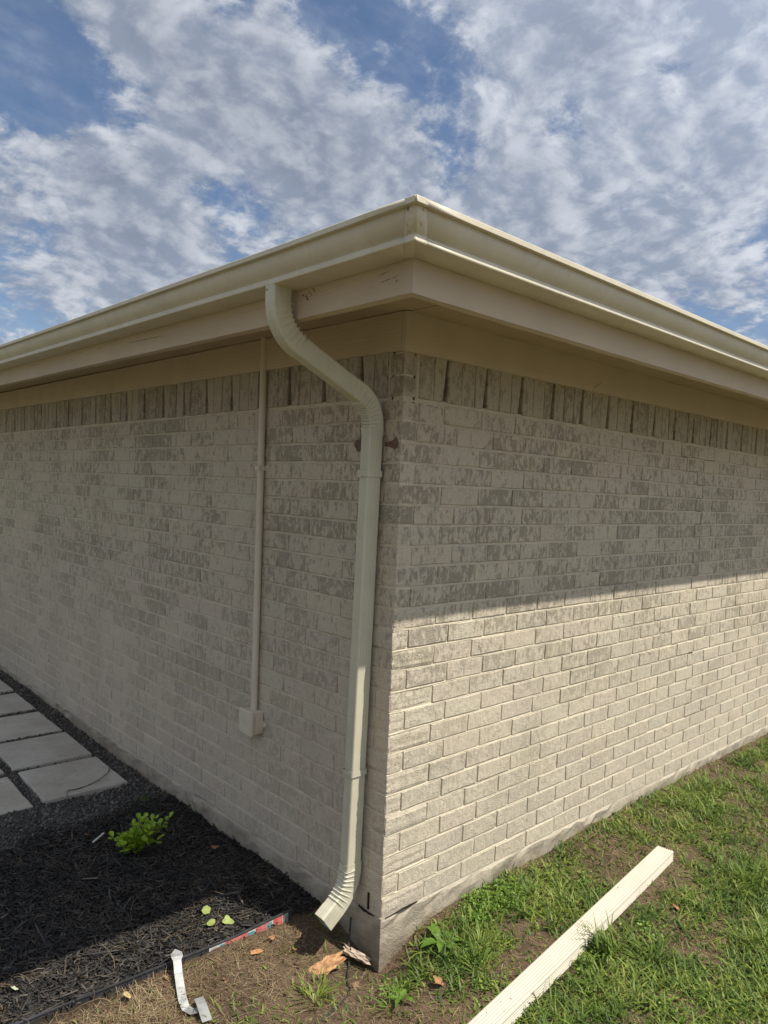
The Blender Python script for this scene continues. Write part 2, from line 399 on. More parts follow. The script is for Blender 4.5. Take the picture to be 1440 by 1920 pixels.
# ================================================================== THE SETTING
# ground: fine near the house corner, coarse out to the horizon
xs = np.concatenate([np.linspace(-150, -12, 8), np.linspace(-10, -2.4, 16), np.linspace(-2.3, 4.6, 300), np.linspace(4.8, 12, 16), np.linspace(16, 150, 8)])
ys = np.concatenate([np.linspace(-150, -12, 8), np.linspace(-10, -2.6, 16), np.linspace(-2.5, 6.2, 360), np.linspace(6.5, 12, 12), np.linspace(16, 150, 8)])
X, Y = np.meshgrid(xs, ys, indexing='ij')
fine_h = (fbm(X, Y, 14, 0) - .5) * .012 + (fbm(X, Y, 45, 3, 2) - .5) * .006
near = (1 - .75 * sm((Y - 1.9) / .2) * (X < 0)) * np.exp(-np.maximum(0, np.hypot(X - .8, Y - .8) - 4) ** 2 / 2)
Z = T(X, Y) + fine_h * near
Z = np.where(near < .01, -.14, Z)
nx, ny = X.shape
I = np.arange(nx * ny).reshape(nx, ny)
F = np.stack([I[:-1, :-1], I[1:, :-1], I[1:, 1:], I[:-1, 1:]], -1).reshape(-1, 4)
obj('ground', fast_mesh('ground', np.stack([X, Y, Z], -1).reshape(-1, 3), F, M_SOIL, smooth=True), kind='structure')

# ================================================================== THE HOUSE
LR, LL = 8.1, 8.4           # modelled length of the right and left brick walls
house = thing('brick_house', (0, 0, 0), 'single storey house of cream painted brick, its corner facing the camera', 'house')
TOPZ = 25 * C               # top of the running bond

def brick_verts(L, H, Dp, seed, wedge=0.0):
    """a brick with its face on local y=0 looking to -y, x from 0 to L; rounded, uneven edges; 46 triangles"""
    r = np.random.default_rng(seed)
    xs_ = np.linspace(0, L, 4); V = []
    e = .0020
    front = []
    for iz, zz in enumerate((e, H - e)):
        for ix, xx in enumerate(xs_):
            xx2 = min(max(xx, e), L - e)
            front.append((xx2 + r.normal(0, .0006), -r.uniform(0, .0012), zz + r.normal(0, .0007)))
    ringp = []
    for ix in range(4): ringp.append((xs_[ix] + r.normal(0, .0006), .0035, r.normal(0, .0008)))
    for ix in range(3, -1, -1): ringp.append((xs_[ix] + r.normal(0, .0006), .0035, H + r.normal(0, .0008)))
    back = [(p[0], Dp, p[2]) for p in ringp]
    V = front + ringp + back
    if wedge:
        V = [(p[0] + (-wedge * (1 - p[2] / H)) * (p[0] / L), p[1], p[2]) for p in V]
    F_ = [(i, i + 1, i + 5, i + 4) for i in range(3)]
    fr = [0, 1, 2, 3, 7, 6, 5, 4]; rg = list(range(8, 16)); bk = list(range(16, 24))
    for k in range(8):
        a, b2 = k, (k + 1) % 8
        F_.append((fr[b2], fr[a], rg[a], rg[b2])); F_.append((rg[b2], rg[a], bk[a], bk[b2]))
    F_.append(tuple(bk))
    return np.array(V), F_
GAP = .0105; HG = .0070
BH = C - .0098
def variants(L, H, n, seed, mat, nm, wedge=0.0):
    out = []
    for k in range(n):
        v, f = brick_verts(L, H, .07, seed + k, wedge); out.append((v, f, mesh(nm, v, f, mat)))
    return out
def project(Pw):
    q = np.asarray(Pw) - CAM; d = q @ FWD
    return 720 + 1374.3 * (q @ RIGHT) / d, 960 - 1374.3 * (q @ UP) / d, d

walls = {}
for left in (0, 1):
    # mortar: the wall body, with every bed joint tooled back at the top and out at the bottom
    Lw = LL if left else LR
    n = int(Lw / .05); us = np.linspace(-.0015 if False else .001, Lw, n + 1)
    prof = [(-.012, .004)]
    for j in range(0, 26):
        zj = j * C
        prof += [(zj - GAP * 1.25, .0038), (zj - GAP * 1.0, .0012), (zj - GAP * .62, .0008), (zj - GAP * .34, .0050), (zj + GAP * .1, .0060)] if j > 0 else [(.001, .0040)]
    prof += [(TOPZ + .010, .0050)]
    V, F_ = [], []
    for i, u in enumerate(us):
        for k, (z, d) in enumerate(prof):
            dd = d + (rng.normal(0, .0005) if 0 < k else 0) - .0022 * float(vnoise(u, z, 4.5, 3)) * (d > .002); zz = z + rng.normal(0, .0006)
            V.append((dd, u, zz) if left else (u, dd, zz))
    m_ = len(prof)
    for i in range(n):
        for k in range(m_ - 1):
            a = i * m_ + k; q = (a, a + m_, a + m_ + 1, a + 1)
            F_.append(q[::-1] if left else q)
    walls[left] = obj('brick_wall', mesh('brick_wall', V, F_, M_MORT[left]), house)

# the bricks of the running bond
slots = []      # (left, row, start, length, kind)
for left in (0, 1):
    Lw = LL if left else LR
    for r in range(25):
        off = joint_off(r, left)
        first = off if off > .04 else off + PITCH
        starts = [(0.0, first - HG, 'corner')]
        u = first
        while u < Lw - .02:
            starts.append((u, PITCH - HG, 'stretcher')); u += PITCH
        for s0, ln, kd in starts: slots.append([left, r, s0, ln, kd])
vis = []
for k, (left, r, s0, ln, kd) in enumerate(slots):
    if kd == 'corner': continue
    z0, z1 = r * C, r * C + BH
    pts = [((0, s, z) if left else (s, 0, z)) for s in (s0, s0 + ln) for z in (z0, z1)]
    px, py, d = project(pts)
    if px.min() < -10 or px.max() > 1450 or py.max() < 0 or py.min() > 1930: continue
    area = abs(px.max() - px.min()) * (z1 - z0) * 1374.3 / d.mean()
    vis.append((area, k))
vis.sort(reverse=True)
single = {k for a, k in vis[:275]}
var = {left: variants(PITCH - HG, BH, 9, 10 + 50 * left, M_BRICK[left], 'brick') for left in (0, 1)}
bulk = {0: [], 1: []}
for k, (left, r, s0, ln, kd) in enumerate(slots):
    if kd == 'corner': continue
    v, f, me = var[left][rng.integers(9)]
    proud = -rng.uniform(-.0008, .0016); jz = rng.normal(0, .0007); tilt = rng.normal(0, .0035); ju = rng.normal(0, .0008)
    # local frame: x along the wall, -y outward
    if left:   # left wall: outward is -X, along +Y ; rotate so local x -> -Y ; start at far end
        R = rotz(-math.pi / 2) @ rotz(tilt * .3); loc = np.array([proud, s0 + ln + ju, r * C + jz])
    else:
        R = rotz(tilt * .3); loc = np.array([s0 + ju, proud, r * C + jz])
    if k in single:
        o = obj('brick', me, walls[left]); o.matrix_world = Matrix.Translation(loc) @ Matrix(R.tolist()).to_4x4() @ Matrix.Rotation(tilt, 4, 'Y')
    else:
        ct, st = math.cos(tilt), math.sin(tilt); Ry = np.array([[ct, 0, st], [0, 1, 0], [-st, 0, ct]])
        bulk[left].append(((v @ Ry.T) @ R.T + loc, f))
for left in (0, 1):
    V, F_ = [], []
    for v, f in bulk[left]:
        n = len(V); V.extend(map(tuple, v)); F_.extend([tuple(i + n for i in q) for q in f])
    obj('distant_bricks', mesh('distant_bricks', V, F_, M_BRICK[left]), walls[left], kind='stuff')

# corner bricks: one piece seen on both walls, with a chipped arris
def corner_brick(la, lb, H, seed):
    """la along +x, lb along +y, chipped vertical edge at the origin"""
    r = np.random.default_rng(seed); nz = 7; V, F_ = [], []
    rows = []
    for k in range(nz):
        z = H * k / (nz - 1); pull = .0022 if k in (0, nz - 1) else 0
        c = max(0, r.normal(.0015, .0016)) + pull
        w0, w1 = r.uniform(-.0012, .0006, 2)
        base = [(la, .004 + pull), (la - .003, w0 + pull), (.03, w0 + pull), (.0035 + c, w1 * .5 + c * .5), (c * .8, c * .8), (w1 * .5 + c * .5, .0035 + c), (w1 + pull, .03), (w1 + pull, lb - .003), (.004 + pull, lb)]
        rows.append([len(V) + i for i in range(len(base))]); V += [(a, b_, z) for a, b_ in base]
    for k in range(nz - 1):
        for i in range(8): F_.append((rows[k][i + 1], rows[k][i], rows[k + 1][i], rows[k + 1][i + 1]))
    for rw, flip in ((rows[0], 0), (rows[-1], 1)):
        n = len(V); z = V[rw[0]][2]
        V += [(la, .06, z), (.06, lb, z)] if False else [(la, lb, z)]
        pg = list(rw) + [n] if flip == 0 else (list(rw) + [n])[::-1]
        F_.append(tuple(pg))
    V0, V1 = len(V) - 2, len(V) - 1
    F_.append((rows[0][0], V0, V1, rows[-1][0])); F_.append((V0, rows[0][8], rows[-1][8], V1))
    return V, F_
for r in range(25):
    la = joint_off(r, 0); la = (la if la > .04 else la + PITCH) - HG
    lb = joint_off(r, 1); lb = (lb if lb > .04 else lb + PITCH) - HG
    v, f = corner_brick(la, lb, BH, 900 + r)
    me = mesh('corner_brick', v, f, M_BRICK[0]); me.materials.append(M_BRICK[1])
    for pg in me.polygons: pg.material_index = 1 if abs(pg.normal.x) > abs(pg.normal.y) else 0
    o = obj('corner_brick', me, house); o.location = (rng.normal(0, .0012), rng.normal(0, .0012), r * C); o.rotation_euler = (0, 0, rng.normal(0, .006))
    # mortar bed squeezed out at the corner
    bl = []
for k, zz in enumerate([(r * C) for r in range(1, 26)]):
    e = rng.uniform(.0008, .0035)
    v, f = box_vf(e, .07, e, .07, zz - GAP - .001, zz + .001)
    v = [(a + rng.normal(0, .0007), b_ + rng.normal(0, .0007), c_) for a, b_, c_ in v]
    obj('corner_mortar', mesh('corner_mortar', v, f, M_MORT[0]), house)
# stacked corner blocks in the soldier band
zb = TOPZ + .006
for k in range(3):
    v, f = corner_brick(.076, .078, .0775, 990 + k)
    me = mesh('corner_brick', v, f, M_SOLD[0]); me.materials.append(M_SOLD[1])
    for pg in me.polygons: pg.material_index = 1 if abs(pg.normal.x) > abs(pg.normal.y) else 0
    o = obj('corner_brick', me, house); o.location = (rng.normal(0, .001), rng.normal(0, .001), zb + k * .0845)
    v, f = box_vf(.002, .081, .002, .083, zb + k * .0845 + .0770, zb + k * .0845 + .0850)
    obj('corner_mortar', mesh('corner_mortar', v, f, M_MORT[0]), house)
    if k == 0:
        v, f = box_vf(.0745, .0885, .0022, .05, zb, zb + .25); obj('corner_mortar', mesh('corner_mortar', v, f, M_MORT[0]), house)
        v, f = box_vf(.0022, .05, .0765, .0885, zb, zb + .25); obj('corner_mortar', mesh('corner_mortar', v, f, M_MORT[1]), house)
# soldier course: every third head joint opens into a dark wedge
SH = .235; SP = .0833
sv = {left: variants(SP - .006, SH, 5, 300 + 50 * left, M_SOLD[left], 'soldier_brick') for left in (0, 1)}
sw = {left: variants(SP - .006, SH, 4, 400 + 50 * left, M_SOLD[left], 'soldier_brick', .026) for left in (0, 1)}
for left in (0, 1):
    Lw = (LL if left else LR)
    mort = []
    n = int((Lw - .09) / SP)
    sold_bulk = []
    for i in range(n):
        u0 = .0865 + i * SP
        wedge = (i % 3 == 1)
        v, f, me = (sw if wedge else sv)[left][rng.integers(4)]
        p_ = -rng.uniform(-.0005, .004)
        px, py, d = project([(0, u0, TOPZ + .1) if left else (u0, 0, TOPZ + .1)])
        if left:   # mirrored so that the wedge opens on the side away from the corner
            Mx = np.array([[0, 1, 0], [1, 0, 0], [0, 0, 1.0]])
            loc = np.array([p_, u0, zb + rng.normal(0, .001)])
            mw = Matrix.Translation(loc) @ Matrix(Mx.tolist()).to_4x4()
        else:
            loc = np.array([u0, p_, zb + rng.normal(0, .001)]); mw = Matrix.Translation(loc)
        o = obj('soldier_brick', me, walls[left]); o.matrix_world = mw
        if not wedge:   # joint mortar on the far side of every ordinary soldier
            a0, a1 = u0 + SP - .009, u0 + SP + .003
            v2, f2 = box_vf(*((.0022, .05, a0, a1) if left else (a0, a1, .0022, .05)), zb, zb + SH); mort.append((v2, f2))
    v2, f2 = box_vf(*((.055, .065, .002, Lw) if left else (.002, Lw, .055, .065)), TOPZ - .02, TOPZ + .40); obj('cavity_shade', mesh('cavity_shade', v2, f2, M_DARK), walls[left])  # backing slab coloured near-black to paint the shade in the open wedges
    v2, f2 = box_vf(*((.0035, .06, .002, Lw) if left else (.002, Lw, .0035, .06)), TOPZ - .006, TOPZ + .0055); mort.append((v2, f2))
    v2, f2 = merge(mort)
    obj('soldier_mortar', mesh('soldier_mortar', v2, f2, M_MORT[left]), walls[left])

# footing under the bricks
def footing():
    pts = []
    for u in np.arange(LL, .0, -.06): pts.append((rng.normal(-.004, .0015), u))
    for u in np.arange(0, LR, .06): pts.append((u, rng.normal(-.004, .0015)))
    pts = np.array(pts); i0 = int(np.argmin(np.abs(pts).sum(1))); pts[i0] = (-.007, -.008)
    V, F_ = [], []
    zs_ = [-.5, -.25, -.19, -.13, -.08, -.04, -.012, -.0015]
    for i, (a, b_) in enumerate(pts):
        for k, z in enumerate(zs_):
            o_ = -.002 * (k < 6); bul = rng.normal(0, .0032) - .004 * float(vnoise(a + b_, z, 9, 2)) if 0 < k < 7 else 0
            if k == 7: bul = .004
            if abs(i - i0) < 1: V.append((a + bul + o_, b_ + bul + o_, z))
            elif i < i0: V.append((a + bul + o_, b_, z + (rng.normal(0, .0035) if k == 6 else 0)))
            else: V.append((a, b_ + bul + o_, z + (rng.normal(0, .0035) if k == 6 else 0)))
    n = len(zs_)
    for i in range(len(pts) - 1):
        for k in range(n - 1): a = i * n + k; F_.append((a, a + n, a + n + 1, a + 1))
    # ledge under the bricks
    m0 = len(V)
    for i, (a, b_) in enumerate(pts): V.append((max(a, 0) + .05 if i <= i0 else a, b_ if i < i0 else .05, -.0015))
    for i in range(len(pts) - 1): F_.append((i * n + n - 1, (i + 1) * n + n - 1, m0 + i + 1, m0 + i))
    return mesh('footing', V, F_, M_FOOT)
obj('footing', footing(), house)

# eave boards.  left run heights rise a little away from the corner, as the old house does
def zl(z, y): return z + .0095 * max(y, 0)
def zr(z, x): return z + .0040 * max(x, 0)
FL, FR = .482, .518          # fascia outer faces (left run at x=-FL, right run at y=-FR)
EXT = 8.5
def run_box(left, d0, d1, z0, z1, s0, s1, mat, name, nseg=40, jit=.0008, parent=house, riseL=None):
    """board along a wall from s0 to s1, from d0 (outer) to d1 (inner) metres outside the wall face"""
    V, F_ = [], []
    ss_ = np.linspace(s0, s1, nseg + 1)
    for s in ss_:
        j = rng.normal(0, jit, 4)
        rise = (.0095 * max(s, 0) if riseL is None else riseL * max(s, 0)) if left else .004 * max(s, 0)
        for (d, z, q) in ((d0, z0, j[0]), (d1, z0, j[1]), (d1, z1, j[2]), (d0, z1, j[3])):
            V.append((-d, s, z + rise + q) if left else (s, -d, z + rise + q))
    for i in range(nseg):
        for k in range(4):
            a, b_ = i * 4 + k, i * 4 + (k + 1) % 4; q = (a, a + 4, b_ + 4, b_)
            F_.append(q if left else q[::-1])
    F_.append((0, 1, 2, 3) if left else (3, 2, 1, 0)); e = nseg * 4; F_.append((e + 3, e + 2, e + 1, e) if left else (e, e + 1, e + 2, e + 3))
    me = mesh(name, V, F_, mat); 
    return obj(name, me, parent)
fl = run_box(1, FL, FL - .038, 2.242, 2.46, -FR + .0395, EXT, M_WOODL, 'fascia_board', 90)
fr = run_box(0, FR, FR - .038, 2.2405, 2.459, -FL - .0015, EXT, M_WOODR, 'fascia_board', 90)
run_box(1, .022, .002, 2.209, 2.356, -.0005, EXT, M_WOODL, 'frieze_board', 60, .0006, riseL=.0063)
run_box(0, .024, .002, 2.207, 2.354, -.022, EXT, M_WOODR, 'frieze_board', 60, .0006)
# soffit panels, butted every 2.4 m
for left in (0, 1):
    s = (-FR + .04) if left else .0
    k = 0
    cuts = [s, 1.55, 3.98, 6.4, EXT] if left else [s, 2.1, 4.5, EXT]
    for a, b_ in zip(cuts[:-1], cuts[1:]):
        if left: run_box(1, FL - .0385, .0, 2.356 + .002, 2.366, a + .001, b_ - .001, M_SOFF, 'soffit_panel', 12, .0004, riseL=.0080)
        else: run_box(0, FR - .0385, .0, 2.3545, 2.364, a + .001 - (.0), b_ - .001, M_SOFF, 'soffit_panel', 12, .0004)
# roof: hipped, low pitch
sl = math.tan(math.radians(18.4))
def roofz(d): return 2.462 + d * sl
e0 = -.50; K = 4.2
rv = [(e0, e0 - .03, 2.475), (9, e0 - .03, 2.50), (9, K, roofz(4.7)), (K, K, roofz(4.7)), (K, 9, roofz(4.7)), (e0, 9, 2.53)]
rv2 = [(a, b_, c_ - .03) for a, b_, c_ in rv]
obj('roof', mesh('roof', rv + rv2, [(0, 1, 2, 3), (0, 3, 4, 5), (9, 8, 7, 6), (11, 10, 9, 6), (0, 6, 7, 1), (5, 11, 6, 0), (3, 2, 8, 9), (4, 3, 9, 10)], M_ROOF), house)
v, f = merge([box_vf(LR - .02, 9, .07, .09, -.5, 2.5), box_vf(.07, .09, LL - .02, 9, -.5, 2.5), box_vf(8.98, 9, .09, 9, -.5, 2.6), box_vf(.09, 9, 8.98, 9, -.5, 2.6)])
obj('rear_wall', mesh('rear_wall', v, f, M_PLAIN), house)

# stepped cracks in the right wall, following head and bed joints
def crack(path, w=.0026, name='wall_crack'):
    V, F_ = [], []
    def seg(x0, z0, x1, z1):
        d = np.array([x1 - x0, z1 - z0]); L = np.linalg.norm(d); 
        if L < 1e-5: return
        n = max(1, int(L / .012)); d /= L; nn = np.array([-d[1], d[0]]); base = len(V)
        for i in range(n + 1):
            p0 = np.array([x0, z0]) + d * L * i / n + nn * rng.normal(0, .0005); ww = w * rng.uniform(.45, 1.1) / 2
            for sg in (-1, 1): q = p0 + nn * sg * ww; V.append((q[0], -.0022, q[1]))
        for i in range(n): a = base + 2 * i; F_.append((a, a + 2, a + 3, a + 1))
    for row_path in path:
        prev = None
        for (row, xt) in row_path:
            off = joint_off(row, 0); xj = off + PITCH * round((xt - off) / PITCH) - HG * .45
            if row >= 25: xj = .0865 + SP * round((xt - .0865) / SP) - .003
            zt, zb_ = (row + 1) * C - GAP, row * C
            if row >= 25: zt = 2.2
            if prev is not None: seg(prev, (row + 1) * C - GAP * .25, xj, (row + 1) * C - GAP * .25)
            seg(xj, zt + GAP * .7, xj, zb_ - GAP * .25); prev = xj
    me = mesh(name, V, F_, M_CRACK)
    return obj(name, me, walls[0])
for pth_ in ([(25, 2.33), (24, 2.36), (23, 2.42), (22, 2.60), (21, 2.62), (20, 2.58), (19, 2.60), (18, 2.61), (17, 2.62), (16, 2.62), (15, 2.61), (14, 2.63)],
             [(16, 1.45), (15, 1.52), (14, 1.85), (13, 1.97), (12, 2.20), (11, 2.30), (10, 2.44), (9, 2.50), (8, 2.60), (7, 2.60), (6, 2.58), (5, 2.60), (4, 2.66), (3, 2.8)],
             [(24, 2.80), (23, 2.62)]):
    crack([pth_])
v, f = box_vf(2.60, 2.66, .0008, .004, 9 * C - GAP, 9 * C - .001)
obj('mortar_hole', mesh('mortar_hole', v, f, M_DARK), walls[0])
# gap where the footing mortar has dropped out by the corner
hv = [(.02, -.0035), (.08, .0000), (.13, .0015), (.16, .0022), (.20, .0005), (.165, -.0025), (.14, -.0045), (.09, -.0030)]
me = mesh('footing_gap', [(a, -.0085, z) for a, z in hv] + [(a, -.0045, z) for a, z in hv], [tuple(range(8))] + [(i, i + 8, (i + 1) % 8 + 8, (i + 1) % 8) for i in range(8)], M_DARK)
obj('footing_gap', me, house)
hv = [(.030, -.001), (.050, -.0025), (.066, -.003), (.080, -.002), (.095, -.001), (.125, .001), (.112, -.004), (.100, -.0055), (.090, -.0095), (.080, -.0065), (.068, -.006), (.060, -.0075), (.048, -.005)]
n = len(hv)
me = mesh('footing_gap', [(-.0105, a, z) for a, z in hv] + [(-.004, a, z) for a, z in hv], [tuple(range(n))] + [(i, i + n, (i + 1) % n + n, (i + 1) % n) for i in range(n)], M_DARK)
obj('footing_gap', me, house)
v, f = box_vf(.0, .004, .070, .079, .004, BH)
obj('open_joint', mesh('open_joint', [(a - .002, b_, c_) for a, b_, c_ in v], f, M_DARK), walls[1])
# bare patches where an old strap was pulled off, either side of the downspout
def scar(pts, d=-.0021, nm='strap_scar'):
    n = len(pts); V = [(d, a, z) for a, z in pts] + [(d + .002, a, z) for a, z in pts]
    obj(nm, mesh(nm, V, [tuple(range(n))[::-1]] + [(i, (i + 1) % n, (i + 1) % n + n, i + n) for i in range(n)], M_SCAR), walls[1])
scar([(.014, 1.858), (.026, 1.882), (.045, 1.868), (.075, 1.862), (.09, 1.862), (.09, 1.846), (.055, 1.842), (.034, 1.832), (.018, 1.838)])
scar([(.275, 1.858), (.262, 1.872), (.235, 1.878), (.225, 1.87), (.225, 1.830), (.245, 1.822), (.26, 1.835)])
# splits in the painted fascia, peeled paint spots
sp = []
for y0, y1, z0, z1 in ((1.05, 1.42, 2.30, 2.312), (2.6, 2.9, 2.315, 2.325), (1.7, 1.78, 2.318, 2.321), (3.6, 3.9, 2.33, 2.34), (-.44, -.36, 2.325, 2.312), (-.46, -.38, 2.300, 2.292)):
    n = 10; t = np.linspace(0, 1, n)
    up = [(-FL - .0012, y0 + (y1 - y0) * a, zl(z0 + (z1 - z0) * a + .0007 * math.sin(math.pi * a) + rng.normal(0, .0006), y0)) for a in t]
    dn = [(-FL - .0012, y0 + (y1 - y0) * a, zl(z0 + (z1 - z0) * a - .0006 * math.sin(math.pi * a) + rng.normal(0, .0004), y0)) for a in t]
    sp.append((up + dn, [(i, i + 1, n + i + 1, n + i) for i in range(n - 1)]))
v, f = merge(sp); obj('board_split', mesh('board_split', v, f, M_BUG), fl)
sp = []
for (y, z, s) in ((.005, 2.318, .006), (-.012, 2.312, .005), (-.03, 2.322, .004), (-.05, 2.33, .005), (-.018, 2.302, .007), (-.04, 2.314, .003), (-.055, 2.322, .004), (-.45, 2.285, .004), (-.485, 2.27, .006), (-.49, 2.262, .004)):
    a = np.linspace(0, 2 * math.pi, 7)[:-1]
    sp.append(([(-FL - .0013, y + s * math.cos(q) * rng.uniform(.5, 1), z + s * math.sin(q) * rng.uniform(.5, 1)) for q in a], [tuple(range(6))]))
v, f = merge(sp); obj('peeled_spots', mesh('peeled_spots', v, f, M_BUG), fl)

# ================================================================== THE GUTTER
# profile: (metres out from the fascia, height above the gutter bottom)
GP = [(.000, .118), (.000, .0), (.004, -.0035), (.099, -.0035), (.1030, -.0020), (.1040, .001), (.1010, .0155), (.0985, .0170), (.0965, .0178), (.0972, .0200), (.1010, .0240),
      (.1060, .0285), (.1110, .0340), (.1155, .0405), (.1195, .0480), (.1225, .0560), (.1245, .0640), (.1255, .0720), (.1260, .0800), (.1400, .0795), (.1420, .0810), (.1420, .0955), (.1400, .0975), (.1330, .0980), (.1325, .0900)]
GB = 2.3415
def gut_pt(a, hgt, left, s, grow=0.0):
    if left: return (-FL - a - grow, s, zl(GB + hgt, s))
    return (s, -FR - a - grow, zr(GB + hgt, s))
def gutter_run(left, s0_corner, s1, name, grow=0.0, nseg=60, dent=False, parent=None):
    """from the mitre (s0_corner None) to s1"""
    V, F_ = [], []; n = len(GP)
    ss_ = [None] + list(np.linspace(-.40, s1, nseg) if s1 > .5 else np.linspace(0, 1, 5)[1:])
    cols = []
    for k, s in enumerate(ss_):
        for i, (a, hg) in enumerate(GP):
            cx, cy = -FL - a - grow, -FR - a - grow
            corner = cy if left else cx
            if s is None: ss2 = corner
            elif s1 > .5: ss2 = s
            else: ss2 = corner + (s1 - 0) * s
            if s1 <= .5 and s is not None: ss2 = corner + s1 * s
            j = .0006 if (s1 > .5 and s is not None) else 0
            p = gut_pt(a, hg, left, ss2, grow)
            if s1 > .5 and s is not None: p = (p[0], p[1], p[2] + .0012 * math.sin(ss2 * 1.7 + a * 8))
            if dent and s is not None and .02 < hg < .075 and k in (2, 3): p = (p[0] + (rng.normal(0, .0011) if left else 0), p[1] + (0 if left else rng.normal(0, .0011)), p[2])
            V.append(p)
    m_ = len(ss_)
    for k in range(m_ - 1):
        for i in range(n - 1):
            a = k * n + i; q = (a, a + 1, a + n + 1, a + n)
            F_.append(q if left else q[::-1])
    me = mesh(name, V, F_, M_GUT)
    # sharp folds along the profile, smooth along the ogee
    me.polygons.foreach_set('use_smooth', [True] * len(me.polygons))
    me.set_sharp_from_angle(angle=math.radians(24))
    o = obj(name, me, parent)
    md = o.modifiers.new('sheet', 'SOLIDIFY'); md.thickness = .0012; md.offset = -1
    return o
gut = thing('rain_gutter', (-.6, -.6, GB), 'cream metal rain gutter along both eaves, mitred at the roof corner', 'gutter')
def adopt(o, p): 
    o.parent = p; o.matrix_parent_inverse = p.matrix_world.inverted() if False else Matrix.Translation(-Vector(p.location)); return o
adopt(gutter_run(1, None, EXT, 'gutter_run'), gut)
adopt(gutter_run(0, None, EXT, 'gutter_run'), gut)
adopt(gutter_run(1, None, .042, 'mitre_corner', .0007, dent=True), gut)
adopt(gutter_run(0, None, .046, 'mitre_corner', .0007, dent=True), gut)
def disc(c, nrm, r, th, mat, name, seg=12, dome=.4):
    c = np.array(c, float); nrm = np.array(nrm, float); nrm /= np.linalg.norm(nrm)
    a = np.cross(nrm, (0, 0, 1)) if abs(nrm[2]) < .9 else np.cross(nrm, (1, 0, 0)); a /= np.linalg.norm(a); b_ = np.cross(nrm, a)
    V, F_ = [], []
    for rr, hh in ((r, 0), (r, th * .6), (r * .6, th)):
        for k in range(seg): q = 2 * math.pi * k / seg; V.append(c + (a * math.cos(q) + b_ * math.sin(q)) * rr + nrm * hh)
    V.append(c + nrm * (th * 1.05))
    for l in range(2):
        for k in range(seg): F_.append((l * seg + k, l * seg + (k + 1) % seg, (l + 1) * seg + (k + 1) % seg, (l + 1) * seg + k))
    for k in range(seg): F_.append((2 * seg + k, 2 * seg + (k + 1) % seg, 3 * seg))
    return mesh(name, V, F_, mat, True)
adopt(obj('rivet', disc((-FL - .1275, -FR - .1275 + .030, GB + .0745), (-1, 0, -.3), .0042, .003, M_SCREW, 'rivet')), gut)
adopt(obj('rivet', disc((-FL - .1275 + .030, -FR - .1275, GB + .0735), (0, -1, -.3), .0036, .003, M_GUT, 'rivet')), gut)

# ================================================================== THE DOWNSPOUT
def sp_profile(wa, wb, flute=.0016, nf=(3, 4), npf=14):
    """closed outline, wa across (along Y), wb deep (along X); fluted faces, rounded corners"""
    pts = []; rc = .009
    def side(p0, p1, nrm, k):
        p0, p1, nrm = map(np.array, (p0, p1, nrm)); m = npf
        for i in range(m + 1):
            t = i / m; env = math.sin(math.pi * t) ** .35 if 0 < t < 1 else 0
            o = -flute * env * (.5 - .5 * math.cos(2 * math.pi * t * k)) if flute else 0
            pts.append(tuple(p0 + (p1 - p0) * t + nrm * o))
    def corner(cx, cy, a0):
        for i in range(1, 4): q = math.radians(a0 + 90 * i / 4); pts.append((cx + rc * math.cos(q), cy + rc * math.sin(q)))
    A, B = wa / 2, wb / 2
    side((A, -B + rc), (A, B - rc), (1, 0), nf[1]); corner(A - rc, B - rc, 0)
    side((A - rc, B), (-A + rc, B), (0, 1), nf[0]); corner(-A + rc, B - rc, 90)
    side((-A, B - rc), (-A, -B + rc), (-1, 0), nf[1]); corner(-A + rc, -B + rc, 180)
    side((-A + rc, -B), (A - rc, -B), (0, -1), nf[0]); corner(A - rc, -B + rc, 270)
    return np.array(pts)
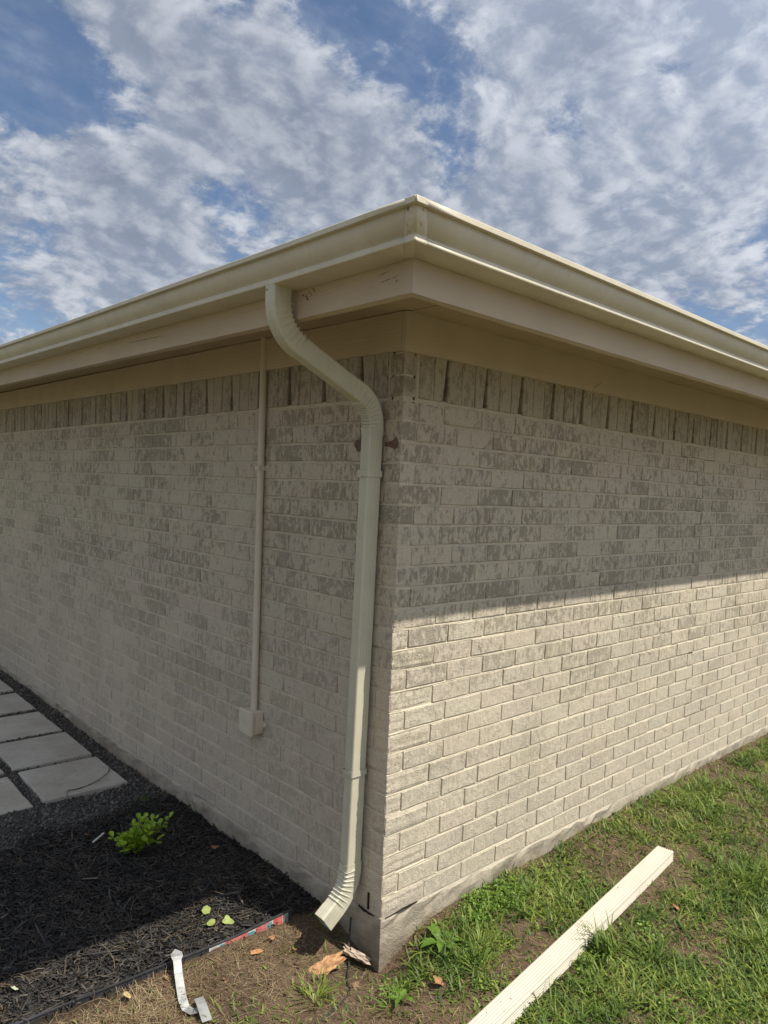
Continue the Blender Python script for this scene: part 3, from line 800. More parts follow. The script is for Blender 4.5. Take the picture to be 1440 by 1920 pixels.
def sweep(path, prof, name, mat, side=(0, 1, 0), crimp=None, camp=1.0, inner=True, parent=None, tags=None, scale=1.0):
    path = np.array(path, float); n = len(path); m = len(prof); V = []
    tg = np.gradient(path, axis=0); tg /= np.linalg.norm(tg, axis=1)[:, None]
    arc = np.concatenate([[0], np.cumsum(np.linalg.norm(np.diff(path, axis=0), axis=1))])
    curv = np.gradient(tg, axis=0)
    rings = []
    for sgn in ((1, -1) if inner else (1,)):
        for k in range(n):
            t = tg[k]; s = np.array(side, float); s -= t * (s @ t); s /= np.linalg.norm(s); nn = np.cross(t, s)
            P_ = prof * scale
            r = np.linalg.norm(P_, axis=1)[:, None]
            if sgn < 0: P_ = P_ * (1 - (.0011 + (.0045 * sm(min(k, n - 1 - k) / 6) if crimp else 0)) / r)
            elif crimp:
                c = curv[k]; cn = np.linalg.norm(c)
                inside = (P_ @ np.array([s @ c, nn @ c])) / (cn * .04 + 1e-9) if cn > 1e-6 else np.zeros(m)
                ph = (arc[k] / crimp) % 1.0; ridge = math.exp(-((ph - .5) / .13) ** 2)
                wt = np.clip(.50 + .70 * inside, .06, 1.15) * (1 if cn > 1e-3 else 0)
                P_ = P_ * (1 + .0042 * camp * ridge * wt[:, None] / r) * (1 - .0016 * (1 - ridge) * wt[:, None] / r)
            rings.append(len(V)); V += [tuple(path[k] + s * a + nn * b_) for a, b_ in P_]
    F_ = []
    for k in range(n - 1):
        for i in range(m):
            a, b_ = rings[k] + i, rings[k] + (i + 1) % m; c_, d_ = rings[k + 1] + (i + 1) % m, rings[k + 1] + i
            F_.append((a, b_, c_, d_))
            if inner:
                a, b_ = rings[n + k] + i, rings[n + k] + (i + 1) % m; c_, d_ = rings[n + k + 1] + (i + 1) % m, rings[n + k + 1] + i
                F_.append((a, d_, c_, b_))
    nin = len(F_)
    if inner:
        for (k0, k1, fl_) in ((rings[0], rings[n], 1), (rings[n - 1], rings[2 * n - 1], 0)):
            for i in range(m):
                q = (k0 + i, k0 + (i + 1) % m, k1 + (i + 1) % m, k1 + i); F_.append(q[::-1] if fl_ else q)
    me = mesh(name, V, F_, mat)
    me.polygons.foreach_set('use_smooth', [True] * len(me.polygons)); me.set_sharp_from_angle(angle=math.radians(40))
    if inner:
        me.materials.append(M_INNER)
        idx = np.zeros(len(F_), np.int32); 
        for q in range(nin): idx[q] = q % 2
        me.polygons.foreach_set('material_index', idx)
    o = obj(name, me)
    if parent is not None: adopt(o, parent)
    return o
def line(a, b_, step=.02):
    a, b_ = np.array(a, float), np.array(b_, float); n = max(2, int(np.linalg.norm(b_ - a) / step) + 1)
    return [a + (b_ - a) * t for t in np.linspace(0, 1, n)]
def bend(a, c, b_, cut, n=46):
    """elbow: from a towards c towards b_, rounded over cut metres either side of c"""
    a, b_, c = map(lambda q: np.array(q, float), (a, b_, c))
    u = (a - c) / np.linalg.norm(a - c); v = (b_ - c) / np.linalg.norm(b_ - c)
    p0, p1 = c + u * cut, c + v * cut; out = []
    for t in np.linspace(0, 1, n): out.append((1 - t) ** 2 * p0 + 2 * t * (1 - t) * (c * .92 + (p0 + p1) / 2 * .08) + t * t * p1)
    return out, u, v
ds = thing('downspout', (-.05, .125, -.05), 'cream fluted downspout running from the gutter down the house corner', 'downspout')
A_, B_, C_, D_ = (-.547, .058, 2.3405), (-.547, .058, 2.197), (-.050, .110, 2.004), (-.0515, .136, .078)
E_ = (-.176, .140, -.014)
PW, PD = .052, .074
PR = sp_profile(PW, PD, .0012, (3, 4))
PRP = sp_profile(PW, PD, .0019, (4, 4))
e1, u1, v1 = bend(A_, B_, C_, .100, 120)
e2, u2, v2_ = bend(B_, C_, D_, .092, 120)
e3, u3, v3 = bend(C_, D_, E_, .086, 110)
sweep(line(A_, e1[0], .012)[:-1] + e1 + line(e1[-1], e1[-1] + v1 * .012, .006)[1:], PR, 'elbow', M_SPOUT, crimp=.0225, parent=ds, scale=1.055)
sweep(line(e1[-1], e2[0] + u2 * .0, .04), sp_profile(PW, PD, .0006, (3, 3)), 'offset_pipe', M_SPOUT, parent=ds)
sweep(line(e2[0] + u2 * .052, e2[0], .012)[:-1] + e2 + line(e2[-1], e2[-1] + v2_ * .028, .01)[1:], PR, 'elbow', M_SPOUT, crimp=.0170, parent=ds, scale=1.055)
pv0 = e2[-1] + v2_ * .01; pv1 = e3[0] + u3 * .01
sweep(line(pv0, pv1, .12), PRP, 'vertical_pipe', M_SPOUT, parent=ds)
eD = np.array(E_) - e3[-1]; eD /= np.linalg.norm(eD)
sweep(line(e3[0] + u3 * .028, e3[0], .012)[:-1] + e3 + line(e3[-1], E_, .01)[1:], PR, 'elbow', M_SPOUT, crimp=.0200, camp=.62, parent=ds, scale=1.10)
SB = sp_profile(PW + .004, PD + .004, 0)
for zc, hw in ((1.735, .012), (.555, .011)):
    t = (pv0[2] - zc) / (pv0[2] - pv1[2]); cpt = pv0 + (pv1 - pv0) * t
    st = sweep([cpt + np.array((0, 0, hw)), cpt, cpt - np.array((0, 0, hw))], SB, 'strap', M_SPOUT, inner=True, parent=ds, scale=1.07)
    yo = (.014 if zc > 1 else -.004)
    s_ = obj('screw', disc((cpt[0] - PD / 2 - (.0066 if zc > 1 else .0046), cpt[1] + yo, zc), (-1, 0, 0), .0042, .003, M_SPOUT, 'screw'), st)
    if zc > 1:     # folded-over strap end
        v, f = box_vf(cpt[0] - PD / 2 - .0068, cpt[0] - PD / 2 - .0048, cpt[1] + .004, cpt[1] + PW / 2 - .001, zc - hw - .002, zc + hw + .0015)
        obj('strap_end', mesh('strap_end', v, f, M_SPOUT), st)
for (c_, nn_) in (((A_[0] - PD / 2 - .0012, A_[1] + .012, 2.326), (-1, 0, 0)), ((D_[0] - PD / 2 - .0012, D_[1] + .010, .152), (-1, 0, 0))):
    o = obj('screw', disc(c_, nn_, .0038, .003, M_SCREW, 'screw')); adopt(o, ds)

# ================================================================== CONDUIT AND JUNCTION BOX
cn = thing('electrical_conduit', (-.02, .92, .62), 'thin painted conduit pipe on the left wall ending in a small box', 'conduit')
ca = [(math.cos(2 * math.pi * k / 20) * .0165, math.sin(2 * math.pi * k / 20) * .0165) for k in range(20)]
sweep(line((-.0205, .935, 2.372), (-.0205, .908, .598), .2), np.array(ca), 'pipe', M_COND, inner=False, parent=cn)
# strap with a flange to the right
zc = 1.753; yc = .928
v, f = merge([box_vf(-.040, -.002, yc - .0185, yc - .0168, zc - .010, zc + .010), box_vf(-.040, -.002, yc + .0168, yc + .0185, zc - .010, zc + .010),
              box_vf(-.0415, -.040, yc - .0185, yc + .0185, zc - .0095, zc + .0095), box_vf(-.0045, -.002, yc - .046, yc - .0185, zc - .011, zc + .011)])
cl = adopt(obj('clip', mesh('clip', v, f, M_COND)), cn)
obj('screw', disc((-.0045, yc - .034, zc), (-1, 0, 0), .0035, .002, M_SCREW, 'screw'), cl)
def rbox(x0, x1, y0, y1, z0, z1, r=.006):
    """box with rounded vertical-plane corners facing -X"""
    pts = []
    for cy, cz, a0 in ((y1 - r, z1 - r, 0), (y0 + r, z1 - r, 90), (y0 + r, z0 + r, 180), (y1 - r, z0 + r, 270)):
        for i in range(5): q = math.radians(a0 + 90 * i / 4); pts.append((cy + r * math.cos(q), cz + r * math.sin(q)))
    n = len(pts); V = [(x1, a, z) for a, z in pts] + [(x0 + .003, a, z) for a, z in pts] + [(x0, y0 + (a - y0) * .94 + (y1 - y0) * .03, z0 + (z - z0) * .94 + (z1 - z0) * .03) for a, z in pts]
    F_ = []
    for l in range(2):
        for i in range(n): F_.append((l * n + i, (l + 1) * n + i, (l + 1) * n + (i + 1) % n, l * n + (i + 1) % n))
    F_.append(tuple(range(2 * n, 3 * n))[::-1])
    return V, F_
v, f = rbox(-.058, -.002, .858, .960, .495, .602)
bx = adopt(obj('junction_box', mesh('junction_box', v, f, M_COND)), cn)
v, f = rbox(-.067, -.058, .853, .965, .490, .607)
obj('box_cover', mesh('box_cover', v, f, M_COND), bx)
v, f = rbox(-.010, -.002, .826, .860, .530, .556, .008)
obj('mounting_lug', mesh('mounting_lug', v, f, M_COND), bx)
v, f = rbox(-.046, -.004, .852, .859, .508, .590, .004)
obj('box_rim', mesh('box_rim', v, f, M_COND), bx)
obj('screw', disc((-.067, .861, .598), (-1, 0, 0), .003, .0018, M_SCREW, 'screw'), bx)
obj('screw', disc((-.067, .957, .499), (-1, 0, 0), .003, .0018, M_SCREW, 'screw'), bx)

# ================================================================== PAVERS
def slab(lx, ly, hz, seed):
    r = np.random.default_rng(seed); e = .006; pts = []
    nn_ = 8
    for a, b_ in (((-lx / 2, -ly / 2), (lx / 2, -ly / 2)), ((lx / 2, -ly / 2), (lx / 2, ly / 2)), ((lx / 2, ly / 2), (-lx / 2, ly / 2)), ((-lx / 2, ly / 2), (-lx / 2, -ly / 2))):
        for i in range(nn_):
            t = i / nn_; jx, jy = r.normal(0, .0011, 2)
            pts.append((a[0] + (b_[0] - a[0]) * t + jx, a[1] + (b_[1] - a[1]) * t + jy))
    n = len(pts)
    V = [(x, y, -hz) for x, y in pts] + [(x, y, -e) for x, y in pts] + [(x * (1 - e / abs(lx / 2)), y * (1 - e / abs(ly / 2)), r.normal(0, .0004)) for x, y in pts]
    F_ = [(l * n + i, l * n + (i + 1) % n, (l + 1) * n + (i + 1) % n, (l + 1) * n + i) for l in range(2) for i in range(n)]
    F_.append(tuple(range(2 * n, 3 * n)))
    return V, F_
plabels = {(0, 0): 'square concrete paver nearest the mulch bed, a dark twig across its corner',
           (0, 1): 'second concrete paver from the mulch bed, in the row beside the wall gravel',
           (0, 2): 'third concrete paver from the mulch bed, in the row beside the wall gravel',
           (0, 3): 'fourth concrete paver from the mulch bed, in the row beside the wall gravel',
           (0, 4): 'farthest concrete paver beside the wall gravel, only its tip inside the photo',
           (1, 0): 'concrete paver of the outer row nearest the mulch bed, cut by the left photo edge',
           (1, 1): 'concrete paver in the outer row, only a sliver showing behind the stained one'}
for c_ in range(2):
    for r_ in range(5 if c_ == 0 else 2):
        x0 = -.125 - c_ * .517; y0 = 2.03 + r_ * .5335 + c_ * .0
        v, f = slab(.458, .488, .045, 40 + c_ * 10 + r_)
        cx, cy = x0 - .229, y0 + .244
        o = obj('concrete_paver', mesh('concrete_paver', v, f, M_PAVER), loc=(cx, cy, gz(cx, cy) + .018), rot=(rng.normal(0, .004), rng.normal(0, .004), rng.normal(-.015, .008)))
        o['label'] = plabels[(c_, r_)]; o['category'] = 'paver'; o['group'] = 'square concrete pavers of the path'

# ================================================================== LOOSE GROUND COVER
ICO_V, ICO_F = None, None
def ico():
    t = (1 + 5 ** .5) / 2
    v = np.array([(-1, t, 0), (1, t, 0), (-1, -t, 0), (1, -t, 0), (0, -1, t), (0, 1, t), (0, -1, -t), (0, 1, -t), (t, 0, -1), (t, 0, 1), (-t, 0, -1), (-t, 0, 1)], float)
    v /= np.linalg.norm(v[0])
    f = np.array([(0, 11, 5), (0, 5, 1), (0, 1, 7), (0, 7, 10), (0, 10, 11), (1, 5, 9), (5, 11, 4), (11, 10, 2), (10, 7, 6), (7, 1, 8), (3, 9, 4), (3, 4, 2), (3, 2, 6), (3, 6, 8), (3, 8, 9), (4, 9, 5), (2, 4, 11), (6, 2, 10), (8, 6, 7), (9, 8, 1)])
    return v, f
ICO_V, ICO_F = ico()
def in_pavers(x, y):
    r = np.zeros(len(x), bool)
    for c_ in range(2):
        for r_ in range(5 if c_ == 0 else 2):
            cx, cy = -.125 - c_ * .517 - .229, 2.03 + r_ * .5335 + .244
            r |= (abs(x - cx) < .226) & (abs(y - cy) < .241)
    return r
# gravel around the pavers
N = 26000
gx = rng.uniform(-1.75, -.012, N); gy = rng.uniform(1.56, 5.6, N)
bnd = 1.66 + (fbm(gx, gy, 5, 2) - .5) * .22 - .08 * sm((-gx - .5) / .5)
keep = (gy > bnd) & ~in_pavers(gx, gy) & ~((gx < -1.15) & (gy > 3.5))
gx, gy = gx[keep], gy[keep]; n = len(gx)
sc = rng.uniform(.0055, .0115, (n, 1)) * rng.uniform(.6, 1.25, (n, 3)); sc[:, 2] *= .75
tv = ICO_V[None] * (1 + rng.normal(0, .16, (n, 12, 1)))
me = scatter('gravel', tv, ICO_F, np.stack([gx, gy, T(gx, gy) + rng.uniform(-.003, .007, n)], 1), rotations(*(rng.uniform(-3.1, 3.1, (3, n)))), sc, M_GRAVEL)
obj('gravel', me, kind='stuff', label='dark grey gravel between and around the pavers', category='gravel')
# mulch chips
CH = np.array([(-1, -.5, -.5), (1, -.35, -.3), (1, .35, -.3), (-1, .5, -.5), (-.9, -.45, .5), (.9, -.3, .3), (.85, .4, .4), (-1, .4, .45)], float)
CF = np.array([(0, 3, 2, 1), (4, 5, 6, 7), (0, 1, 5, 4), (1, 2, 6, 5), (2, 3, 7, 6), (3, 0, 4, 7)])
N = 30000
mxx = rng.uniform(-1.75, -.008, N); my = rng.uniform(.36, 1.80, N)
edge_y = .358 + (-.168 - mxx) * .0484
bnd = 1.66 + (fbm(mxx, my, 5, 2) - .5) * .22 - .08 * sm((-mxx - .5) / .5)
keep = (my > edge_y + .012) & (my < bnd + .05 + .0 * my) & ~((mxx > -.10) & (my < .34))
mxx, my = mxx[keep], my[keep]; n = len(mxx)
L_ = rng.gamma(2.2, .0085, n) + .004
sc = np.stack([L_, rng.uniform(.0022, .0095, n), rng.uniform(.001, .004, n)], 1)
tv = CH[None] * (1 + rng.normal(0, .14, (n, 8, 3)))
ang = rng.uniform(-math.pi, math.pi, n)
rot = rotations(rng.normal(0, .45, n), rng.normal(0, .22, n), ang)
rv_ = rng.random(n) ** 1.5
me = scatter('mulch', tv, CF, np.stack([mxx, my, T(mxx, my) + rng.uniform(0, .012, n)], 1), rot, sc, M_MULCH, rnd=rv_)
obj('mulch', me, kind='stuff', label='black shredded bark mulch covering the flower bed', category='mulch')

def strands(name, x, y, zoff, L, wd, lift, mat, rnd=None, curl=.6, seg=4, azim=None):
    """thin curved strips; lift: how far they rise (0 lies flat, 1 stands)"""
    n = len(x); az = rng.uniform(-math.pi, math.pi, n) if azim is None else azim
    pos = np.stack([x, y, T(x, y) + zoff], 1)
    d = np.stack([np.cos(az), np.sin(az)], 1)
    el = lift.copy(); V = np.empty((n, (seg + 1) * 2, 3)); p = pos.copy()
    side = np.stack([-np.sin(az), np.cos(az), np.zeros(n)], 1)
    turn = rng.normal(0, curl, n); droop = rng.uniform(.1, 1.0, n) * (lift > .2)
    for k in range(seg + 1):
        t = k / seg; w_ = wd * (1 - t ** 1.8) * .5 + .00012
        if mat is M_STRAW: w_ = wd * .5
        V[:, 2 * k] = p - side * w_[:, None]; V[:, 2 * k + 1] = p + side * w_[:, None]
        e = el - droop * t * 1.3
        a2 = az + turn * t
        st_ = np.stack([np.cos(a2) * np.cos(e), np.sin(a2) * np.cos(e), np.sin(e)], 1) * (L / seg)[:, None]
        p = p + st_
    f = np.array([(2 * k, 2 * k + 1, 2 * k + 3, 2 * k + 2) for k in range(seg)])
    F_ = (f[None] + (np.arange(n) * (seg + 1) * 2)[:, None, None]).reshape(-1, 4)
    if rnd is None: rnd = rng.random(n)
    return fast_mesh(name, V.reshape(-1, 3), F_, mat, np.repeat(rnd, (seg + 1) * 2), True)

def lawn_density(x, y):
    """0 bare soil .. 1 thick grass"""
    d = fbm(x, y, 3.2, 1, 3)
    d = .6 * d + .4 * fbm(x, y, 11, 4, 2); d = .14 + .86 * sm((d - .425) / .13)
    wall = sm((-y - .02) / .10) * (x > 0)
    wall = np.where(x < .05, 1.0, wall)
    d = d * wall
    d = d * (.25 + .75 * sm((x + .12) / .35))
    d = np.where((x < -.1), d * .35 * sm((.30 - y) / .3), d)
    # worn soil beside the wall and behind the loose pipe, bare dirt in front of the spout
    for cx, cy, rx, ry, a in ((1.35, -.17, .32, .10, .9), (2.6, -.55, .7, .16, .7), (-.42, .14, .22, .12, .9), (.0, .03, .16, .12, 1.), (.35, -.45, .25, .12, .6), (1.2, -.85, .3, .1, .5)):
        d = d * (1 - a * np.exp(-((x - cx) / rx) ** 2 - ((y - cy) / ry) ** 2))
    for cx, cy, rx, ry, a in ((.62, -.10, .30, .09, .9), (.85, -.22, .25, .1, .8), (.40, -.16, .2, .09, .9), (1.9, -.3, .3, .12, .6), (.9, -.12, .5, .07, .6), (1.9, -.06, .8, .07, .6), (.75, -.62, .3, .16, .7), (1.6, -.85, .5, .2, .6)):
        d = np.maximum(d, a * np.exp(-((x - cx) / rx) ** 2 - ((y - cy) / ry) ** 2))
    return np.clip(d, 0, 1)
def pick(N, x0, x1, y0, y1, fn):
    x = rng.uniform(x0, x1, N); y = rng.uniform(y0, y1, N)
    k = rng.random(N) < fn(x, y); return x[k], y[k]
def outside(x, y):   # not inside the house, not in the mulch
    return ~((x > -.015) & (y > -.012)) & ~((x <= 0) & (y > .345 + (-.168 - x) * .0484))
# short grass
bl_x, bl_y = pick(250000, -1.6, 4.4, -2.3, .35, lambda x, y: np.where(outside(x, y), lawn_density(x, y) * .9 + .05, 0) * np.where((y < -1.7) | (x > 3.9), .6, 1))
# gather blades into tufts
bx_ = bl_x + (np.round(bl_x / .035) * .035 - bl_x) * .55; by_ = bl_y + (np.round(bl_y / .035 + .5) * .035 - bl_y) * .35
ok = outside(bx_, by_); bx_, by_ = bx_[ok], by_[ok]; n = len(bx_)
Lg = rng.gamma(5, .0062, n) * (.7 + .9 * lawn_density(bx_, by_)) + .006
me = strands('lawn_grass', bx_, by_, 0.0, Lg, rng.uniform(.0025, .0090, n), rng.uniform(.0, 1.15, n), M_GRASS, rnd=np.clip(rng.random(n) * .75 + (fbm(bx_, by_, 4, 5) - .3) * .5, 0, 1))
obj('lawn_grass', me, kind='stuff', label='patchy green lawn grass in front of the right wall', category='grass')
# dry thatch lying on the soil
tx, ty = pick(150000, -1.6, 4.4, -2.2, .36, lambda x, y: np.where(outside(x, y), .22 + .5 * fbm(x, y, 4, 6), 0))
n = len(tx)
me = strands('dry_grass', tx, ty, .002, rng.gamma(3, .011, n) + .008, rng.uniform(.0007, .0017, n), np.abs(rng.normal(.05, .16, n)), M_STRAW, curl=1.0, rnd=rng.random(n))
obj('dry_grass', me, kind='stuff', label='dry straw coloured grass lying on the bare soil', category='grass')
# thick pale straw clump at the bottom left, and roots across the mulch
cxs, cys = rng.normal(-.88, .16, 1900), rng.normal(.265, .06, 1900)
c2x, c2y = rng.normal(-.35, .18, 800), rng.normal(.28, .05, 800)
cxs, cys = np.concatenate([cxs, c2x]), np.concatenate([cys, c2y]); ok = outside(cxs, cys); cxs, cys = cxs[ok], cys[ok]; n = len(cxs)
me = strands('straw_clump', cxs, cys, .003, rng.gamma(3, .010, n) + .006, rng.uniform(.0007, .0017, n), np.abs(rng.normal(.25, .3, n)), M_STRAW, curl=.8, rnd=rng.uniform(.1, 1, n))
obj('straw_clump', me, kind='stuff', label='tangled pale straw along the garden edging', category='grass')
rx_, ry_ = pick(1500, -1.3, -.05, .42, 1.5, lambda x, y: .25 + .75 * np.exp(-((x + .35) / .4) ** 2 - ((y - .62) / .2) ** 2)); n = len(rx_)
me = strands('dry_roots', rx_, ry_, .014, rng.gamma(3, .016, n) + .01, rng.uniform(.0006, .0016, n), np.abs(rng.normal(.06, .2, n)), M_STRAW, curl=1.8, rnd=rng.uniform(0, .8, n), seg=6)
obj('dry_roots', me, kind='stuff', label='thin dry roots and stems strewn over the mulch', category='roots')
# small round-leaved weeds
LF = np.array([(0, 0, 0), (.35, -.32, .05), (.75, -.34, .06), (1, 0, .0), (.75, .34, .06), (.35, .32, .05), (.5, 0, -.04)], float)
LFF = np.array([(0, 1, 6), (1, 2, 6), (2, 3, 6), (3, 4, 6), (4, 5, 6), (5, 0, 6)])
wx, wy, wl = [], [], []
for cx, cy, r_, k_ in ((.52, -.07, .10, 520), (.66, -.13, .10, 420), (.42, -.14, .06, 160), (.98, -.62, .06, 90), (.25, -.30, .05, 50), (.15, -.42, .06, 60), (1.05, -.28, .08, 90), (.55, -.55, .08, 90), (1.7, -.95, .12, 160), (2.4, -.3, .12, 110), (-.10, -.16, .07, 70), (3.1, -.4, .2, 150), (1.1, -1.1, .12, 120), (.62, -.9, .08, 80)):
    wx += list(rng.normal(cx, r_ * .6, k_)); wy += list(rng.normal(cy, r_ * .45, k_)); wl += list(np.full(k_, 1.0))
wx, wy = np.array(wx), np.array(wy); ok = outside(wx, wy) & ((wy < -.03) | (wx < -.03)); wx, wy = wx[ok], wy[ok]; n = len(wx)
me = scatter('small_weeds', LF, LFF, np.stack([wx, wy, T(wx, wy) + rng.uniform(.006, .034, n)], 1), rotations(rng.normal(0, .35, n), rng.normal(-.25, .35, n), rng.uniform(-3.1, 3.1, n)), rng.uniform(.007, .015, (n, 1)) * np.array([[1, .9, 1]]), M_WEED, rnd=rng.random(n))
obj('small_weeds', me, kind='stuff', label='low round leaved weeds growing among the lawn grass', category='weeds')
# wood crumbs, clods
N = 5200
cx_, cy_ = pick(N, -1.5, 3.6, -1.9, .35, lambda x, y: np.where(outside(x, y), .75, 0)); n = len(cx_)
sc = rng.gamma(2, .0016, (n, 1)) * rng.uniform(.6, 1.4, (n, 3)) + .001
me = scatter('soil_clods', ICO_V[None] * (1 + rng.normal(0, .2, (n, 12, 1))), ICO_F, np.stack([cx_, cy_, T(cx_, cy_) + .001], 1), rotations(*rng.uniform(-3, 3, (3, n))), sc, M_SOIL)
obj('soil_clods', me, kind='stuff', label='crumbs and clods of brown soil between the grass', category='soil')

# flakes of dead leaf and bark over the dirt and the lawn, a few chips spilled over the edging
N = 5200
fx, fy = pick(N, -1.4, 3.4, -1.6, .36, lambda x, y: np.where(outside(x, y), .10 + .45 * np.exp(-((x + .35) / .55) ** 2 - ((y - .2) / .22) ** 2), 0)); n = len(fx)
FK = np.array([(-1, -.2, 0), (-.2, -.62, .12), (.8, -.35, .05), (1, .25, .18), (.1, .6, 0), (-.8, .45, .14), (0, 0, -.06)], float)
FKF = np.array([(0, 1, 6), (1, 2, 6), (2, 3, 6), (3, 4, 6), (4, 5, 6), (5, 0, 6)])
M_FLAKE = rnd_mat('dead_flakes', [(0, (.05, .033, .022)), (.5, (.15, .09, .05)), (.85, (.30, .19, .10)), (1, (.44, .33, .20))], .85, .2)
me = scatter('leaf_litter', FK[None] * (1 + rng.normal(0, .22, (n, 7, 3))), FKF, np.stack([fx, fy, T(fx, fy) + rng.uniform(.004, .012, n)], 1), rotations(rng.normal(0, .5, n), rng.normal(0, .5, n), rng.uniform(-3, 3, n)), rng.gamma(3, .0016, (n, 1)) * rng.uniform(.6, 1.5, (n, 3)) + .0015, M_FLAKE, rnd=rng.random(n))
obj('leaf_litter', me, kind='stuff', label='crumbled brown leaf and bark flakes on the dirt and lawn', category='leaf litter')

# ================================================================== PLANTS THAT STAND OUT
def tuft(name, x, y, nb, L, spread, wd, label, cat='grass tuft', mat=None, lift=(.5, 1.4), az0=None, rn=(.2, .7)):
    bx2 = x + rng.normal(0, spread, nb); by2 = y + rng.normal(0, spread, nb)
    az = np.arctan2(by2 - y, bx2 - x) + rng.normal(0, .5, nb)
    if az0 is not None: az = az0 + rng.normal(0, .8, nb)
    me = strands(name, bx2, by2, 0.0, L * rng.uniform(.5, 1.1, nb), wd * rng.uniform(.7, 1.3, nb), rng.uniform(lift[0], lift[1], nb), mat or M_GRASS, curl=.3, seg=6, azim=az, rnd=rng.uniform(rn[0], rn[1], nb))
    o = obj(name, me, loc=(0, 0, 0)); o['label'] = label; o['category'] = cat
    return o
tuft('grass_tuft', .690, -.590, 85, .155, .026, .0085, 'tall green grass tuft leaning over the middle of the loose white pipe', az0=2.2)
tuft('grass_tuft', .85, -.70, 60, .10, .035, .006, 'wide bladed grass tuft just right of the one leaning over the loose pipe')
tuft('grass_tuft', .93, -.56, 22, .085, .012, .005, 'few upright grass blades against the side of the loose pipe')
tuft('grass_tuft', 1.75, -.72, 60, .12, .03, .0065, 'pale grass tuft standing in the lawn to the right of the loose pipe end')
tuft('grass_tuft', .30, -.26, 46, .12, .025, .0055, 'bright upright grass tuft between the house corner and the loose pipe', rn=(.45, .8))
tuft('grass_tuft', .20, -.34, 40, .11, .03, .0065, 'broad leaved grass tuft at the bottom of the photo left of the loose pipe', rn=(.3, .7))
tuft('grass_tuft', -.335, -.03, 60, .075, .028, .0045, 'yellow green grass tuft in the dirt below the bark chunk', rn=(.55, 1.0))
tuft('grass_tuft', .78, -.02, 16, .075, .012, .006, 'small dark green grass sprig against the footing of the right wall', rn=(0, .3))
tuft('grass_tuft', 1.18, -.06, 26, .085, .02, .006, 'dark green grass sprig on bare soil in front of the right wall', rn=(0, .3))
tuft('grass_tuft', 1.25, -.95, 60, .11, .04, .006, 'leafy grass tuft near the right bottom of the photo')
tuft('grass_tuft', -.012, 1.40, 9, .13, .010, .005, 'thin arching grass sprig growing against the left wall footing in the mulch', lift=(.7, 1.4), rn=(0, .25))
tuft('grass_tuft', -.17, 1.72, 20, .07, .02, .009, 'dull green weed sprig where the mulch meets the gravel', lift=(.2, .9), rn=(0, .4))
# broad toothed weed at the corner
def rosette(x, y, k, L, w_, label, lift=.7, az0=0, spread=6.28):
    t = thing('broadleaf_weed', (x, y, gz(x, y)), label, 'weed')
    for i in range(k):
        seg = 7; V, F_ = [], []; a = az0 + spread * i / k + rng.normal(0, .25); Ll = L * rng.uniform(.7, 1.1); e = lift * rng.uniform(.6, 1.2)
        p = np.zeros(3); s = np.array([-math.sin(a), math.cos(a), 0])
        for j in range(seg + 1):
            tt = j / seg; ww = w_ * (math.sin(math.pi * min(1, tt * .9 + .08)) ** .7) * (1.18 if j % 2 else .86) * .5
            up = np.array([0, 0, ww * .35])
            V += [tuple(p - s * ww + up), tuple(p), tuple(p + s * ww + up)]
            ee = e - 1.5 * tt * e; p = p + np.array([math.cos(a) * math.cos(ee), math.sin(a) * math.cos(ee), math.sin(ee)]) * Ll / seg
        for j in range(seg): q = 3 * j; F_ += [(q, q + 1, q + 4, q + 3), (q + 1, q + 2, q + 5, q + 4)]
        me = mesh('leaf', V, F_, M_WEED, True); at = me.attributes.new('rnd', 'FLOAT', 'POINT'); at.data.foreach_set('value', [float(rng.uniform(.05, .5))] * len(V))
        obj('leaf', me, t)
    return t
rosette(.20, -.14, 8, .115, .030, 'broad leaved green weed growing just right of the house corner', .75)
tuft('grass_tuft', -.06, -.19, 34, .07, .018, .007, 'small bright weed tuft just right of the black cable in the dirt', rn=(.4, .8))
tuft('grass_tuft', -.16, -.235, 26, .08, .02, .006, 'thin grass tuft at the bottom edge of the photo beside the cable end', rn=(.4, .8))
tuft('grass_tuft', .06, -.20, 40, .075, .03, .006, 'low grass tuft in the dirt straight below the house corner', rn=(.2, .7))
tuft('grass_tuft', -.28, .02, 24, .06, .02, .005, 'small green sprig in the dirt just left of the orange bark chunk', rn=(.3, .8))
rosette(-.115, -.235, 5, .075, .018, 'small weed with upright leaves beside the black cable in the dirt', 1.1)
rosette(.70, -.09, 6, .05, .022, 'small round leaved weed on the soil edge below the right wall', .8)

